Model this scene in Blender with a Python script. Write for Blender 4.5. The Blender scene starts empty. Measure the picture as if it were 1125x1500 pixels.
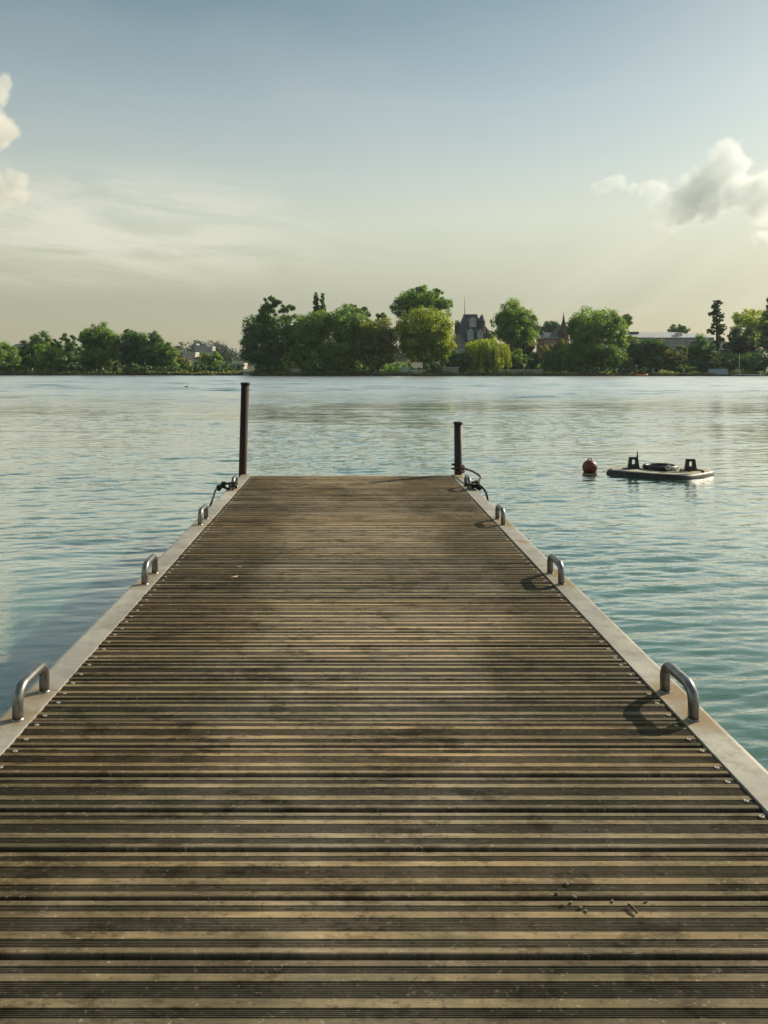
import bpy, math, random
import numpy as np
from mathutils import Vector, Matrix

rng = np.random.default_rng(7)
random.seed(7)
scene = bpy.context.scene
COL = scene.collection

# ---------------------------------------------------------------- measures
F = 1095.0            # focal length in photograph pixels (photograph 1125 x 1500)
VPX, HY = 511.0, 536.5
DZ, CZ = 0.5, 1.6     # deck height, eye height above the water
SUN_AZ, SUN_EL = math.radians(58.0), math.radians(27.0)   # azimuth clockwise from +Y

def at(px, py, Y):                       # where a point seen at (px,py) stands when it is Y metres away
    return ((px - VPX) * Y / F, Y, CZ + (HY - py) * Y / F)
def on_deck(px, py):
    Y = (CZ - DZ) * F / (py - HY); return ((px - VPX) * Y / F, Y, DZ)
def on_water(px, py):
    Y = CZ * F / (py - HY); return ((px - VPX) * Y / F, Y, 0.0)

# ---------------------------------------------------------------- object helpers
def tag(o, label=None, cat=None, group=None, kind=None):
    if label: o['label'] = label
    if cat: o['category'] = cat
    if group: o['group'] = group
    if kind: o['kind'] = kind
    return o

def empty(name, loc, label, cat, group=None):
    o = bpy.data.objects.new(name, None); COL.objects.link(o); o.location = loc
    o.empty_display_size = .1
    return tag(o, label, cat, group)

class MB:
    """collects boxes, tubes, lathes into one mesh"""
    def __init__(s): s.v = []; s.f = []; s.sm = []
    def add(s, vs, fs, smooth=False):
        n = len(s.v); s.v += [tuple(p) for p in vs]
        for f in fs: s.f.append(tuple(i + n for i in f)); s.sm.append(smooth)
        return s
    def box(s, a, b, rz=0.0, origin=None):
        x0, y0, z0 = a; x1, y1, z1 = b
        vs = [(x0,y0,z0),(x1,y0,z0),(x1,y1,z0),(x0,y1,z0),(x0,y0,z1),(x1,y0,z1),(x1,y1,z1),(x0,y1,z1)]
        if rz:
            o = origin or ((x0+x1)/2, (y0+y1)/2)
            c, t = math.cos(rz), math.sin(rz)
            vs = [((x-o[0])*c-(y-o[1])*t+o[0], (x-o[0])*t+(y-o[1])*c+o[1], z) for x,y,z in vs]
        return s.add(vs, [(0,3,2,1),(4,5,6,7),(0,1,5,4),(1,2,6,5),(2,3,7,6),(3,0,4,7)])
    def loft(s, rings, smooth=True, caps=True):
        n = len(rings[0]); vs = [p for r in rings for p in r]; fs = []
        for k in range(len(rings)-1):
            for i in range(n):
                j = (i+1) % n
                fs.append((k*n+i, k*n+j, (k+1)*n+j, (k+1)*n+i))
        s.add(vs, fs, smooth)
        if caps:
            b = len(s.v) - len(vs)
            s.f.append(tuple(b+i for i in reversed(range(n)))); s.sm.append(False)
            s.f.append(tuple(b+(len(rings)-1)*n+i for i in range(n))); s.sm.append(False)
        return s
    def tube(s, pts, rad, n=10, caps=True):
        pts = [Vector(p) for p in pts]
        rads = rad if isinstance(rad, (list, tuple)) else [rad]*len(pts)
        rings = []; up = None
        for i, p in enumerate(pts):
            d = (pts[min(i+1,len(pts)-1)] - pts[max(i-1,0)]).normalized()
            if up is None:
                up = Vector((0,0,1)) if abs(d.z) < .9 else Vector((0,1,0))
            a = d.cross(up)
            if a.length < 1e-4: a = d.cross(Vector((1,0,0)))
            a.normalize(); b = a.cross(d).normalized(); up = b
            rings.append([p + (a*math.cos(2*math.pi*k/n) + b*math.sin(2*math.pi*k/n))*rads[i] for k in range(n)])
        return s.loft(rings, True, caps)
    def lathe(s, prof, c=(0,0,0), n=24, smooth=True, caps=True):
        rings = [[(c[0]+r*math.cos(2*math.pi*k/n), c[1]+r*math.sin(2*math.pi*k/n), c[2]+z) for k in range(n)] for r, z in prof]
        return s.loft(rings, smooth, caps)
    def build(s, name, mat, parent=None, bevel=0):
        me = bpy.data.meshes.new(name); me.from_pydata(s.v, [], s.f)
        me.polygons.foreach_set('use_smooth', s.sm); me.validate(); me.update()
        o = bpy.data.objects.new(name, me); COL.objects.link(o)
        me.materials.append(mat)
        if parent:
            o.parent = parent
            o.matrix_parent_inverse = Matrix.Translation(-Vector(parent.location))
        if bevel:
            m = o.modifiers.new('bevel', 'BEVEL'); m.width = bevel; m.segments = 2; m.limit_method = 'ANGLE'
        return o

# ---------------------------------------------------------------- material helpers
class NT:
    def __init__(s, tree): s.t = tree; s.n = tree.nodes; s.l = tree.links
    def node(s, typ, **kw):
        n = s.n.new(typ)
        for k, v in kw.items():
            if k == 'inp':
                for a, b in v.items():
                    if isinstance(b, bpy.types.NodeSocket): s.l.new(b, n.inputs[a])
                    else: n.inputs[a].default_value = b
            else: setattr(n, k, v)
        return n
    def math(s, op, a, b=None, c=None, clamp=False):
        n = s.n.new('ShaderNodeMath'); n.operation = op; n.use_clamp = clamp
        for i, x in enumerate((a, b, c)):
            if x is None: continue
            if isinstance(x, bpy.types.NodeSocket): s.l.new(x, n.inputs[i])
            else: n.inputs[i].default_value = x
        return n.outputs[0]
    def vmath(s, op, a, b=None, scale=None):
        n = s.n.new('ShaderNodeVectorMath'); n.operation = op
        for i, x in enumerate((a, b)):
            if x is None: continue
            if isinstance(x, bpy.types.NodeSocket): s.l.new(x, n.inputs[i])
            else: n.inputs[i].default_value = x
        if scale is not None:
            if isinstance(scale, bpy.types.NodeSocket): s.l.new(scale, n.inputs['Scale'])
            else: n.inputs['Scale'].default_value = scale
        return n
    def mix(s, fac, a, b, typ='MIX'):
        n = s.n.new('ShaderNodeMix'); n.data_type = 'RGBA'; n.blend_type = typ; n.clamp_factor = True
        for k, x in ((0, fac), (6, a), (7, b)):
            if isinstance(x, bpy.types.NodeSocket): s.l.new(x, n.inputs[k])
            elif k == 0: n.inputs[0].default_value = x
            else: n.inputs[k].default_value = (*x[:3], 1)
        return n.outputs[2]
    def ramp(s, fac, stops, interp='LINEAR'):
        n = s.n.new('ShaderNodeValToRGB'); n.color_ramp.interpolation = interp
        el = n.color_ramp.elements
        while len(el) < len(stops): el.new(.5)
        for e, (p, c) in zip(el, stops):
            e.position = p; e.color = (*c, 1) if isinstance(c, (tuple, list)) else (c, c, c, 1)
        s.l.new(fac, n.inputs[0]); return n.outputs[0]
    def smooth(s, x, a, b, lo=0.0, hi=1.0):
        n = s.n.new('ShaderNodeMapRange'); n.interpolation_type = 'SMOOTHSTEP'
        s.l.new(x, n.inputs[0])
        for i, v in enumerate((a, b, lo, hi)): n.inputs[1+i].default_value = v
        return n.outputs[0]
    def noise(s, vec, scale, detail=2.0, rough=.5, out='Fac', dist=0.0):
        n = s.n.new('ShaderNodeTexNoise'); n.inputs['Scale'].default_value = scale
        n.inputs['Detail'].default_value = detail; n.inputs['Roughness'].default_value = rough
        n.inputs['Distortion'].default_value = dist
        if vec is not None: s.l.new(vec, n.inputs['Vector'])
        return n.outputs[out]
    def scale(s, vec, sc, rz=0.0):
        n = s.n.new('ShaderNodeMapping'); n.inputs['Scale'].default_value = sc; n.inputs['Rotation'].default_value = (0,0,rz)
        s.l.new(vec, n.inputs['Vector']); return n.outputs[0]

def new_mat(name):
    m = bpy.data.materials.new(name); m.use_nodes = True
    t = NT(m.node_tree); b = m.node_tree.nodes['Principled BSDF']
    return m, t, b

def simple(name, c1, c2, scale=3.0, rough=.7, metal=0.0, bump=0.0, stretch=(1,1,1), spec=.5):
    """a two-tone weathered surface"""
    m, t, b = new_mat(name)
    co = t.node('ShaderNodeTexCoord').outputs['Object']
    v = t.scale(co, stretch)
    n = t.noise(v, scale, 5, .6)
    t.l.new(t.mix(t.smooth(n, .3, .7), c1, c2), b.inputs['Base Color'])
    b.inputs['Roughness'].default_value = rough; b.inputs['Metallic'].default_value = metal
    b.inputs['Specular IOR Level'].default_value = spec
    if bump:
        bn = t.node('ShaderNodeBump', inp={'Height': n, 'Distance': bump, 'Strength': .6}); t.l.new(bn.outputs[0], b.inputs['Normal'])
    return m

# ================================================================ CAMERA
cam = bpy.data.cameras.new('camera'); co = bpy.data.objects.new('camera', cam); COL.objects.link(co)
co.location = (0, 0, CZ); co.rotation_euler = (math.radians(90), 0, 0)
cam.sensor_fit = 'VERTICAL'; cam.sensor_height = 36.0; cam.sensor_width = 27.0
cam.lens = F / 1500 * 36.0
cam.shift_x = (562.5 - VPX) / 1500
cam.shift_y = -(750 - HY) / 1500
cam.clip_start = .05; cam.clip_end = 6000
scene.camera = co
scene.render.resolution_x = 768; scene.render.resolution_y = 1024

# ================================================================ SKY, SUN
sun = bpy.data.lights.new('sun', 'SUN'); so = bpy.data.objects.new('sun', sun); COL.objects.link(so)
sun.energy = 5.0; sun.angle = math.radians(.6); sun.color = (1.0, .86, .64)
sd = Vector((math.sin(SUN_AZ)*math.cos(SUN_EL), math.cos(SUN_AZ)*math.cos(SUN_EL), math.sin(SUN_EL)))
so.rotation_euler = sd.to_track_quat('Z', 'Y').to_euler()

w = bpy.data.worlds.new('World'); scene.world = w; w.use_nodes = True
t = NT(w.node_tree); bg = w.node_tree.nodes['Background']
sky = t.node('ShaderNodeTexSky'); sky.sky_type = 'NISHITA'; sky.sun_disc = False
sky.sun_elevation = SUN_EL; sky.sun_rotation = SUN_AZ
sky.air_density = 1.0; sky.dust_density = 1.0; sky.ozone_density = 1.4
tc = t.node('ShaderNodeTexCoord').outputs['Generated']
sx = t.node('ShaderNodeSeparateXYZ', inp={0: tc})
X, Y, Z = sx.outputs
el = t.math('MAXIMUM', Z, 0.0)
tint = t.ramp(el, [(0.0, (1.0,1.0,1.0)), (.2, (1.14,1.1,.93)), (.45, (1.0,1.03,.90)), (1.0, (.95,1.0,.80))])
col = t.mix(1.0, sky.outputs[0], tint, 'MULTIPLY')
# the pale summer haze that whitens the lower sky evenly all round
hz = t.ramp(el, [(0.0, .72), (.06, .70), (.16, .62), (.30, .42), (.45, .32), (1.0, .30)])
hzc = t.ramp(el, [(0.0, (.43,.385,.265)), (.085, (.46,.425,.275)), (.125, (.61,.56,.335)), (.19, (.79,.775,.535)), (.24, (.76,.78,.62)), (.33, (.64,.72,.64)), (.45, (.27,.40,.39)), (1.0, (.38,.52,.46))])
col = t.mix(hz, col, t.vmath('SCALE', hzc, scale=10.0).outputs[0])
# thin veil clouds: streaks drawn out along the horizon, thicker towards the left
az = t.math('ARCTAN2', X, Y)
ce = t.math('ARCSINE', Z)
wv = t.node('ShaderNodeCombineXYZ', inp={0: az, 1: t.math('ADD', ce, t.math('MULTIPLY', az, .10)), 2: 0.0}).outputs[0]
n1 = t.noise(t.scale(wv, (5, 26, 1)), 1.0, 9, .62, dist=.6)
n2 = t.noise(t.scale(wv, (2.2, 5, 1)), 1.0, 3, .5)
left = t.smooth(az, .06, -.28, .10, 1.0)
band = t.math('MULTIPLY', t.smooth(ce, .07, .16), t.smooth(ce, .20, .27, 1.0, 0.0))
veil = t.math('MULTIPLY', t.math('MULTIPLY', t.smooth(n1, .36, .62), band), left)
soft = t.math('MULTIPLY', t.smooth(n2, .35, .7), t.smooth(ce, .05, .3))
col = t.mix(t.math('MULTIPLY', soft, .16), col, (6.3, 6.4, 5.9))
col = t.mix(t.math('MULTIPLY', veil, .60), col, (8.3, 8.0, 6.7))
# faint sunbeams fanning down from behind the clouds
up = Vector((0,0,1)); su = sd.cross(up).normalized(); sv = su.cross(sd).normalized()
da = t.vmath('DOT_PRODUCT', tc, tuple(su)).outputs['Value']; db = t.vmath('DOT_PRODUCT', tc, tuple(sv)).outputs['Value']
ang = t.math('ARCTAN2', db, da)
rv = t.node('ShaderNodeCombineXYZ', inp={0: t.math('MULTIPLY', ang, 11.0), 1: 0.0, 2: 0.0}).outputs[0]
ray = t.smooth(t.noise(rv, 1.0, 2, .5), .40, .64)
ray = t.math('MULTIPLY', ray, t.math('MULTIPLY', t.smooth(az, .10, .40), t.math('MULTIPLY', t.smooth(ce, .03, .08), t.smooth(ce, .24, .15))))
col = t.mix(t.math('MULTIPLY', ray, .20), col, (9.0, 8.6, 6.8))
t.l.new(col, bg.inputs['Color']); bg.inputs['Strength'].default_value = .084

# ================================================================ WATER
def water_material():
    m, t, b = new_mat('lake_water')
    P = t.node('ShaderNodeNewGeometry').outputs['Position']
    sp = t.node('ShaderNodeSeparateXYZ', inp={0: P})
    eps = .01
    def height(off):           # only the finest wrinkles; the waves themselves are modelled
        Q = t.vmath('ADD', P, off).outputs[0]
        c = t.noise(t.scale(Q, (3.2, 10., 1), math.radians(6)), 1.0, 3.0, .6, dist=.25)
        return c
    h0, hx, hy = height((0,0,0)), height((eps,0,0)), height((0,eps,0))
    calm = t.node('ShaderNodeAttribute', attribute_name='ruffle').outputs['Fac']
    k = t.math('MULTIPLY', calm, -.013/eps)
    nv = t.node('ShaderNodeCombineXYZ', inp={0: t.math('MULTIPLY', t.math('SUBTRACT', hx, h0), k), 1: t.math('MULTIPLY', t.math('SUBTRACT', hy, h0), k), 2: 0.0}).outputs[0]
    gn = t.node('ShaderNodeNewGeometry').outputs['Normal']
    nn = t.vmath('NORMALIZE', t.vmath('ADD', gn, nv).outputs[0]).outputs[0]
    # turbid green water below, sky mirrored above; the mirror grows towards grazing view
    t.l.new(nn, b.inputs['Normal'])
    b.inputs['Base Color'].default_value = (.042, .112, .090, 1)
    b.inputs['Subsurface Weight'].default_value = 1.0; b.inputs['Subsurface Radius'].default_value = (.5, 1.0, 1.0); b.inputs['Subsurface Scale'].default_value = .8
    b.inputs['Specular IOR Level'].default_value = 0.0; b.inputs['Roughness'].default_value = .5
    gl = t.node('ShaderNodeBsdfGlossy', inp={'Color': (1, 1, 1, 1), 'Roughness': t.smooth(sp.outputs[1], 10, 65, .02, .34), 'Normal': nn})
    lw = t.node('ShaderNodeLayerWeight', inp={'Blend': .5, 'Normal': nn}).outputs['Facing']
    fr = t.ramp(lw, [(0.0, .03), (.45, .12), (.58, .21), (.70, .38), (.80, .70), (.90, .94), (1.0, 1.0)])
    mx = t.node('ShaderNodeMixShader', inp={0: fr, 1: b.outputs[0], 2: gl.outputs[0]})
    t.l.new(mx.outputs[0], t.n['Material Output'].inputs['Surface'])
    return m

def sstep(x, a, b):
    u = np.clip((x-a)/(b-a), 0, 1); return u*u*(3-2*u)

def build_water():
    """one sheet whose ripples are real: many small wave trains, finer near the jetty"""
    r_ = np.random.default_rng(11)
    q = .0036
    rows = np.concatenate([[-250., -60., -12., -3., .3], 1.3*np.exp(q*np.arange(int(math.log(128/1.3)/q))), [128.5, 150., 200.]])
    n = 380
    cin = np.linspace(-1, 1, n)
    Yg = np.repeat(rows, n+2).reshape(len(rows), n+2)
    half = .64*np.maximum(rows, 0)+4
    Xg = np.concatenate([np.full((len(rows),1), -700.), half[:,None]*cin[None], np.full((len(rows),1), 700.)], 1)
    dy = q*np.maximum(Yg, 1); dx = (2*half/n)[:,None]*np.ones_like(Xg)
    # gusts: slow patches of rougher and smoother water
    gust = np.zeros_like(Xg)
    for k in range(14):
        a = r_.uniform(0, 6.28); L = r_.uniform(2.5, 22); ph = r_.uniform(0, 6.28)
        gust += np.sin(6.283/L*(Xg*math.cos(a)*.6+Yg*math.sin(a))+ph)
    gust = sstep(gust/3.0, -1.3, 1.5)
    lee = sstep(Yg, 3.4, 9.5)*.9+.10 - .0*Xg
    right = sstep(Xg, -.6, 1.0)
    calm = np.maximum(lee, right*(.42+.58*sstep(Yg, 1.5, 7.0)))
    amp = calm*(.55+.75*gust)*(1+.9*sstep(Yg, 10, 70))*sstep(-Yg, -126, -119)
    amp[:, 0] = 0; amp[:, -1] = 0; amp[Yg < .2] = 0
    Z = np.zeros_like(Xg)
    N = 120
    lam = np.exp(r_.uniform(math.log(.07), math.log(.55), N)); lam[:16] = np.exp(r_.uniform(math.log(.7), math.log(2.0), 16))
    for k in range(N):
        th = math.radians(97 + r_.normal(0, 14 if lam[k] > .2 else 19)); kk = 6.283/lam[k]
        sl = .021 if lam[k] < .30 else .0125
        if lam[k] > .7: sl = .004+.018*sstep(Yg, 12, 55)
        res = sstep(lam[k]/np.maximum(dy*abs(math.sin(th)), dx*abs(math.cos(th))), 2.4, 4.2)
        ph = r_.uniform(0, 6.28)
        warp = .5*np.sin(Xg*1.1/lam[k]**.5+ph*3)+.35*np.sin(Yg*.43+Xg*.57+ph)
        Z += res*sl/kk*np.sin(kk*(Xg*math.cos(th)+Yg*math.sin(th))+ph+warp)
    Z *= amp
    Rr, Cc = Xg.shape
    V = np.stack([Xg, Yg, Z], -1).reshape(-1, 3)
    i = np.arange(Rr-1)[:,None]*Cc + np.arange(Cc-1)[None]
    Fq = np.stack([i, i+1, i+Cc+1, i+Cc], -1).reshape(-1, 4)
    me = bpy.data.meshes.new('lake_water')
    me.vertices.add(len(V)); me.vertices.foreach_set('co', V.reshape(-1).astype(np.float32))
    me.loops.add(4*len(Fq)); me.loops.foreach_set('vertex_index', Fq.reshape(-1).astype(np.int32))
    me.polygons.add(len(Fq)); me.polygons.foreach_set('loop_start', np.arange(0, 4*len(Fq), 4, dtype=np.int32)); me.polygons.foreach_set('loop_total', np.full(len(Fq), 4, np.int32))
    me.polygons.foreach_set('use_smooth', np.ones(len(Fq), bool))
    at_ = me.attributes.new('ruffle', 'FLOAT', 'POINT'); at_.data.foreach_set('value', amp.reshape(-1).astype(np.float32))
    me.update(calc_edges=True); me.materials.append(water_material())
    o = bpy.data.objects.new('lake_water', me); COL.objects.link(o); tag(o, kind='structure')
build_water()

# ================================================================ LAND
def shore_y(x):
    x = np.asarray(x, float)
    s = np.clip((-15.5 - x)/2.0, 0, 1); s = s*s*(3-2*s)
    return 121 + 8*s + .5*np.sin(x*.31) + .35*np.sin(x*.83+1) + .25*np.sin(x*1.9)
def land_z(x, y):
    d = y - shore_y(x)
    z = np.where(d < 0, -.8, np.where(d < .5, -.8 + 2.3*d, .35 + np.clip(d-.5, 0, 250)*.011))
    return z + np.clip((d-160)/400, 0, 1)**2*9

def build_land():
    xs = np.concatenate([np.linspace(-690,-90,30), np.linspace(-86,86,240), np.linspace(90,690,30)])
    ds = np.concatenate([np.array([-1,-.3,0,.25,.5,.8,1.4,2.2,3.5,5]), np.linspace(8,60,18), np.linspace(70,770,30)])
    n, k = len(xs), len(ds)
    V = []
    for d in ds:
        yy = shore_y(xs)+d
        zz = land_z(xs, yy) + (.06*np.sin(xs*2.3+d*3)*(d > .3))
        V += list(zip(xs.tolist(), yy.tolist(), zz.tolist()))
    Fc = [(j*n+i, j*n+i+1, (j+1)*n+i+1, (j+1)*n+i) for j in range(k-1) for i in range(n-1)]
    m, t, b = new_mat('bank_earth_and_grass')
    P = t.node('ShaderNodeNewGeometry').outputs['Position']
    z = t.node('ShaderNodeSeparateXYZ', inp={0: P}).outputs[2]
    n1 = t.noise(P, .9, 6, .65)
    g = t.mix(t.smooth(n1, .35, .65), (.02,.035,.010), (.045,.058,.018))
    e = t.mix(t.smooth(n1, .3, .7), (.03,.026,.018), (.09,.075,.05))
    t.l.new(t.mix(t.smooth(z, .15, .5), e, g), b.inputs['Base Color']); b.inputs['Roughness'].default_value = .95
    mb = MB(); mb.add(V, Fc, True)
    tag(mb.build('land', m), kind='structure')
build_land()

# ================================================================ FOLIAGE
LEAF = {}
def leaf_mat(key, dark, light, trans=.6):
    m = bpy.data.materials.new('leaves_' + key); m.use_nodes = True
    t = NT(m.node_tree); t.n.clear()
    out = t.node('ShaderNodeOutputMaterial')
    a = t.node('ShaderNodeAttribute', attribute_name='tone').outputs['Fac']
    c = t.mix(a, dark, light)
    d = t.node('ShaderNodeBsdfDiffuse', inp={'Color': c})
    tr = t.node('ShaderNodeBsdfTranslucent', inp={'Color': t.mix(1.0, c, (1.35, 1.3, .7), 'MULTIPLY')})
    mx = t.node('ShaderNodeMixShader', inp={0: trans, 1: d.outputs[0], 2: tr.outputs[0]})
    gl = t.node('ShaderNodeBsdfGlossy', inp={'Color': (1,1,1,1), 'Roughness': .5})
    m2 = t.node('ShaderNodeMixShader', inp={0: .03, 1: mx.outputs[0], 2: gl.outputs[0]})
    t.l.new(m2.outputs[0], out.inputs[0]); LEAF[key] = m
leaf_mat('dark', (0.036, 0.1, 0.046), (0.15, 0.27, 0.07))
leaf_mat('mid', (0.068, 0.165, 0.05), (0.29, 0.43, 0.075))
leaf_mat('light', (0.13, 0.23, 0.038), (0.46, 0.51, 0.055), .62)
leaf_mat('olive', (0.09, 0.13, 0.045), (0.31, 0.33, 0.085))
leaf_mat('blue', (0.034, 0.085, 0.06), (0.095, 0.18, 0.105))
leaf_mat('purple', (.022,.018,.020), (.050,.036,.036))
leaf_mat('brown',  (.045,.035,.020), (.090,.070,.032))
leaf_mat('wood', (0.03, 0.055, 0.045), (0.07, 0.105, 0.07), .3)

def bark_mat():
    m, t, b = new_mat('bark')
    v = t.scale(t.node('ShaderNodeTexCoord').outputs['Object'], (6,6,1.2))
    n = t.noise(v, 2.0, 6, .7)
    t.l.new(t.mix(n, (.03,.024,.018), (.12,.10,.075)), b.inputs['Base Color']); b.inputs['Roughness'].default_value = .95
    return m
BARK = bark_mat()

def unit(n):
    v = rng.normal(size=(n,3)); return v/np.linalg.norm(v, axis=1, keepdims=True)

def leaves_object(name, C, N, S, tone, mat, parent=None, flat=.6):
    """many leaf-sprig faces: centres C, facing N, half sizes S"""
    n = len(C)
    R = unit(n); U = np.cross(N, R); U /= np.linalg.norm(U, axis=1, keepdims=True)+1e-9
    Vv = np.cross(N, U)
    S = S[:, None]
    bend = N*S*.25
    P = np.empty((n,4,3)); P[:,0] = C-U*S-bend; P[:,1] = C-Vv*S*flat; P[:,2] = C+U*S-bend; P[:,3] = C+Vv*S*flat
    me = bpy.data.meshes.new(name)
    me.vertices.add(4*n); me.vertices.foreach_set('co', P.reshape(-1).astype(np.float32))
    me.loops.add(4*n); me.loops.foreach_set('vertex_index', np.arange(4*n, dtype=np.int32))
    me.polygons.add(n); me.polygons.foreach_set('loop_start', np.arange(0,4*n,4, dtype=np.int32))
    me.polygons.foreach_set('loop_total', np.full(n,4,dtype=np.int32))
    at_ = me.attributes.new('tone', 'FLOAT', 'FACE'); at_.data.foreach_set('value', np.clip(tone,0,1).astype(np.float32))
    me.update(calc_edges=True); me.materials.append(mat)
    o = bpy.data.objects.new(name, me); COL.objects.link(o)
    if parent:
        o.parent = parent; o.matrix_parent_inverse = Matrix.Translation(-Vector(parent.location))
    return o

def lobe_leaves(c, r, leaf=.19, cover=2.3, clumps=None, ragged=.10, hollow=.5):
    """leaf sprigs gathered in clumps over and inside one ellipsoid of a crown"""
    c = np.array(c); r = np.array(r)
    rm = float(min(r[0], r[2]))
    A = 4*math.pi*((r[0]*r[1])**1.6/3+(r[0]*r[2])**1.6/3+(r[1]*r[2])**1.6/3)**(1/1.6)
    k = clumps or int(np.clip(A/1.1, 14, 90))
    d = unit(k); rad = rng.uniform(hollow, 1.0+ragged, k)
    cc = c + d*r*rad[:,None]
    cr = rng.uniform(.20,.44,k)*rm*.9 + min(.2, .12*rm)
    n = int(cover*A/(leaf*leaf*1.2))
    idx = rng.choice(k, n, p=cr**2/np.sum(cr**2))
    u = unit(n); ur = rng.uniform(.45,1.08,n)
    P = cc[idx] + u*(cr[idx]*ur)[:,None]*np.array([1,1,.8])
    N = u*1.1 + d[idx]*.35 + unit(n)*.5 + np.array([0,0,.1]); N /= np.linalg.norm(N,axis=1,keepdims=True)
    ct = rng.uniform(0,1,k)
    tone = ct[idx]*.6 + rng.uniform(0,1,n)*.4
    return P, N, leaf*rng.uniform(.65,1.3,n), tone

def trunk(root, x, y, z0, z1, r0, tips, name='trunk'):
    mb = MB()
    wob = lambda: random.uniform(-.12,.12)
    h = z1-z0
    pts = [(x,y,z0-.3),(x+wob()*.3,y,z0+.12*h),(x+wob(),y+wob(),z0+.5*h),(x+wob(),y+wob(),z1)]
    mb.tube(pts, [r0*1.35,r0,r0*.75,r0*.45], 8)
    for q in tips:
        a = Vector(pts[2]).lerp(Vector(pts[1]), random.uniform(0,.5)); b = Vector(q)
        mid = a.lerp(b,.5) + Vector((wob()*2,wob()*2,random.uniform(-.1,.5)))
        mb.tube([a, mid, b], [r0*.5, r0*.3, r0*.1], 6)
    return mb.build(name, BARK, root)

def tree(name, label, cat, Y, lobes, key, trunk_px=None, group=None, leaf=.19, cover=2.4, ragged=.10, depth=1.0, hollow=.5, bottom=None):
    """lobes: ellipses (px, py, rx, ry) as seen, turned into ellipsoids of a crown Y metres away"""
    s = Y/F
    cxm = trunk_px if trunk_px is not None else sum(l[0]*l[2] for l in lobes)/sum(l[2] for l in lobes)
    x0 = (cxm-VPX)*s; z0 = float(land_z(x0, Y))
    root = empty(name, (x0,Y,z0), label, cat, group)
    parts = []; tips = []
    rmax = max(l[2] for l in lobes)*s
    for i,(px,py,rx,ry) in enumerate(lobes):
        x,_,z = at(px,py,Y); dr = max(rx*s, .5*(rx+ry)*s)*depth
        yo = Y + random.uniform(-.3,.3)*rmax*depth
        z = max(z, z0+ry*s*.55)
        parts.append(lobe_leaves((x,yo,z), (rx*s*.98,dr*.98,ry*s*.98), leaf, cover, ragged=ragged, hollow=hollow))
        tips.append((x,yo,z))
    C,N,S,T = (np.concatenate(q) for q in zip(*parts))
    zl = land_z(C[:,0], C[:,1]); k = C[:,2] > np.maximum(zl, 0)+.08
    leaves_object('crown', C[k],N[k],S[k],T[k], LEAF[key], root)
    top = max(t_[2] for t_ in tips)
    r0 = np.clip(rmax*.09,.06,.34)
    trunk(root, x0, Y, z0, max(z0+.6, .35*z0+.65*top), float(r0), tips)
    return root

def willow(label, Y, dome, hang, key, group=None, n_bundle=95):
    px,py,rx,ry = dome; s = Y/F
    x,_,z = at(px,py,Y); z0 = float(land_z(x,Y))
    root = empty('willow_tree', (x,Y,z0), label, 'willow tree', group)
    r = np.array((rx*s*.9, rx*s*.8, ry*s)); zb = at(px,hang,Y)[2]
    Cs,Ns,Ss,Ts = [],[],[],[]
    for b in range(n_bundle):
        d = unit(1)[0]; d[2] = abs(d[2])*.9
        f = random.uniform(.55,1.05); start = np.array((x,Y,z)) + d*r*f
        L = (start[2]-zb)*random.uniform(.55,1.02); bt = random.random()
        for q in range(7):
            o = rng.normal(0,.28,3)*np.array((1,1,.5)); m = max(6,int(L/.13))
            tt = np.sort(rng.uniform(0,1,m))
            out = d*np.array((1,1,0))*.5
            P = start+o + np.outer(np.sqrt(tt)*.8, out) + np.outer(tt*L*random.uniform(.7,1.0), (0,0,-1)) + rng.normal(0,.07,(m,3))
            N = unit(m)*.8 + d*np.array((1,1,.2)) ; N /= np.linalg.norm(N,axis=1,keepdims=True)
            Cs.append(P); Ns.append(N); Ss.append(rng.uniform(.10,.2,m)); Ts.append(bt*.55+rng.uniform(0,.45,m))
    C,N,S,T = map(np.concatenate,(Cs,Ns,Ss,Ts))
    k = C[:,2] > np.maximum(land_z(C[:,0],C[:,1]),0)+.05
    leaves_object('crown', C[k],N[k],S[k],T[k], LEAF[key], root, .45)
    trunk(root, x, Y, z0, z+.2*r[2], .26, [(x+a*r[0]*.6,Y+b*r[1]*.6,z+.4*r[2]) for a,b in ((1,.2),(-1,.3),(.2,-1),(-.3,.9),(.5,.6))])
    return root

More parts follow.
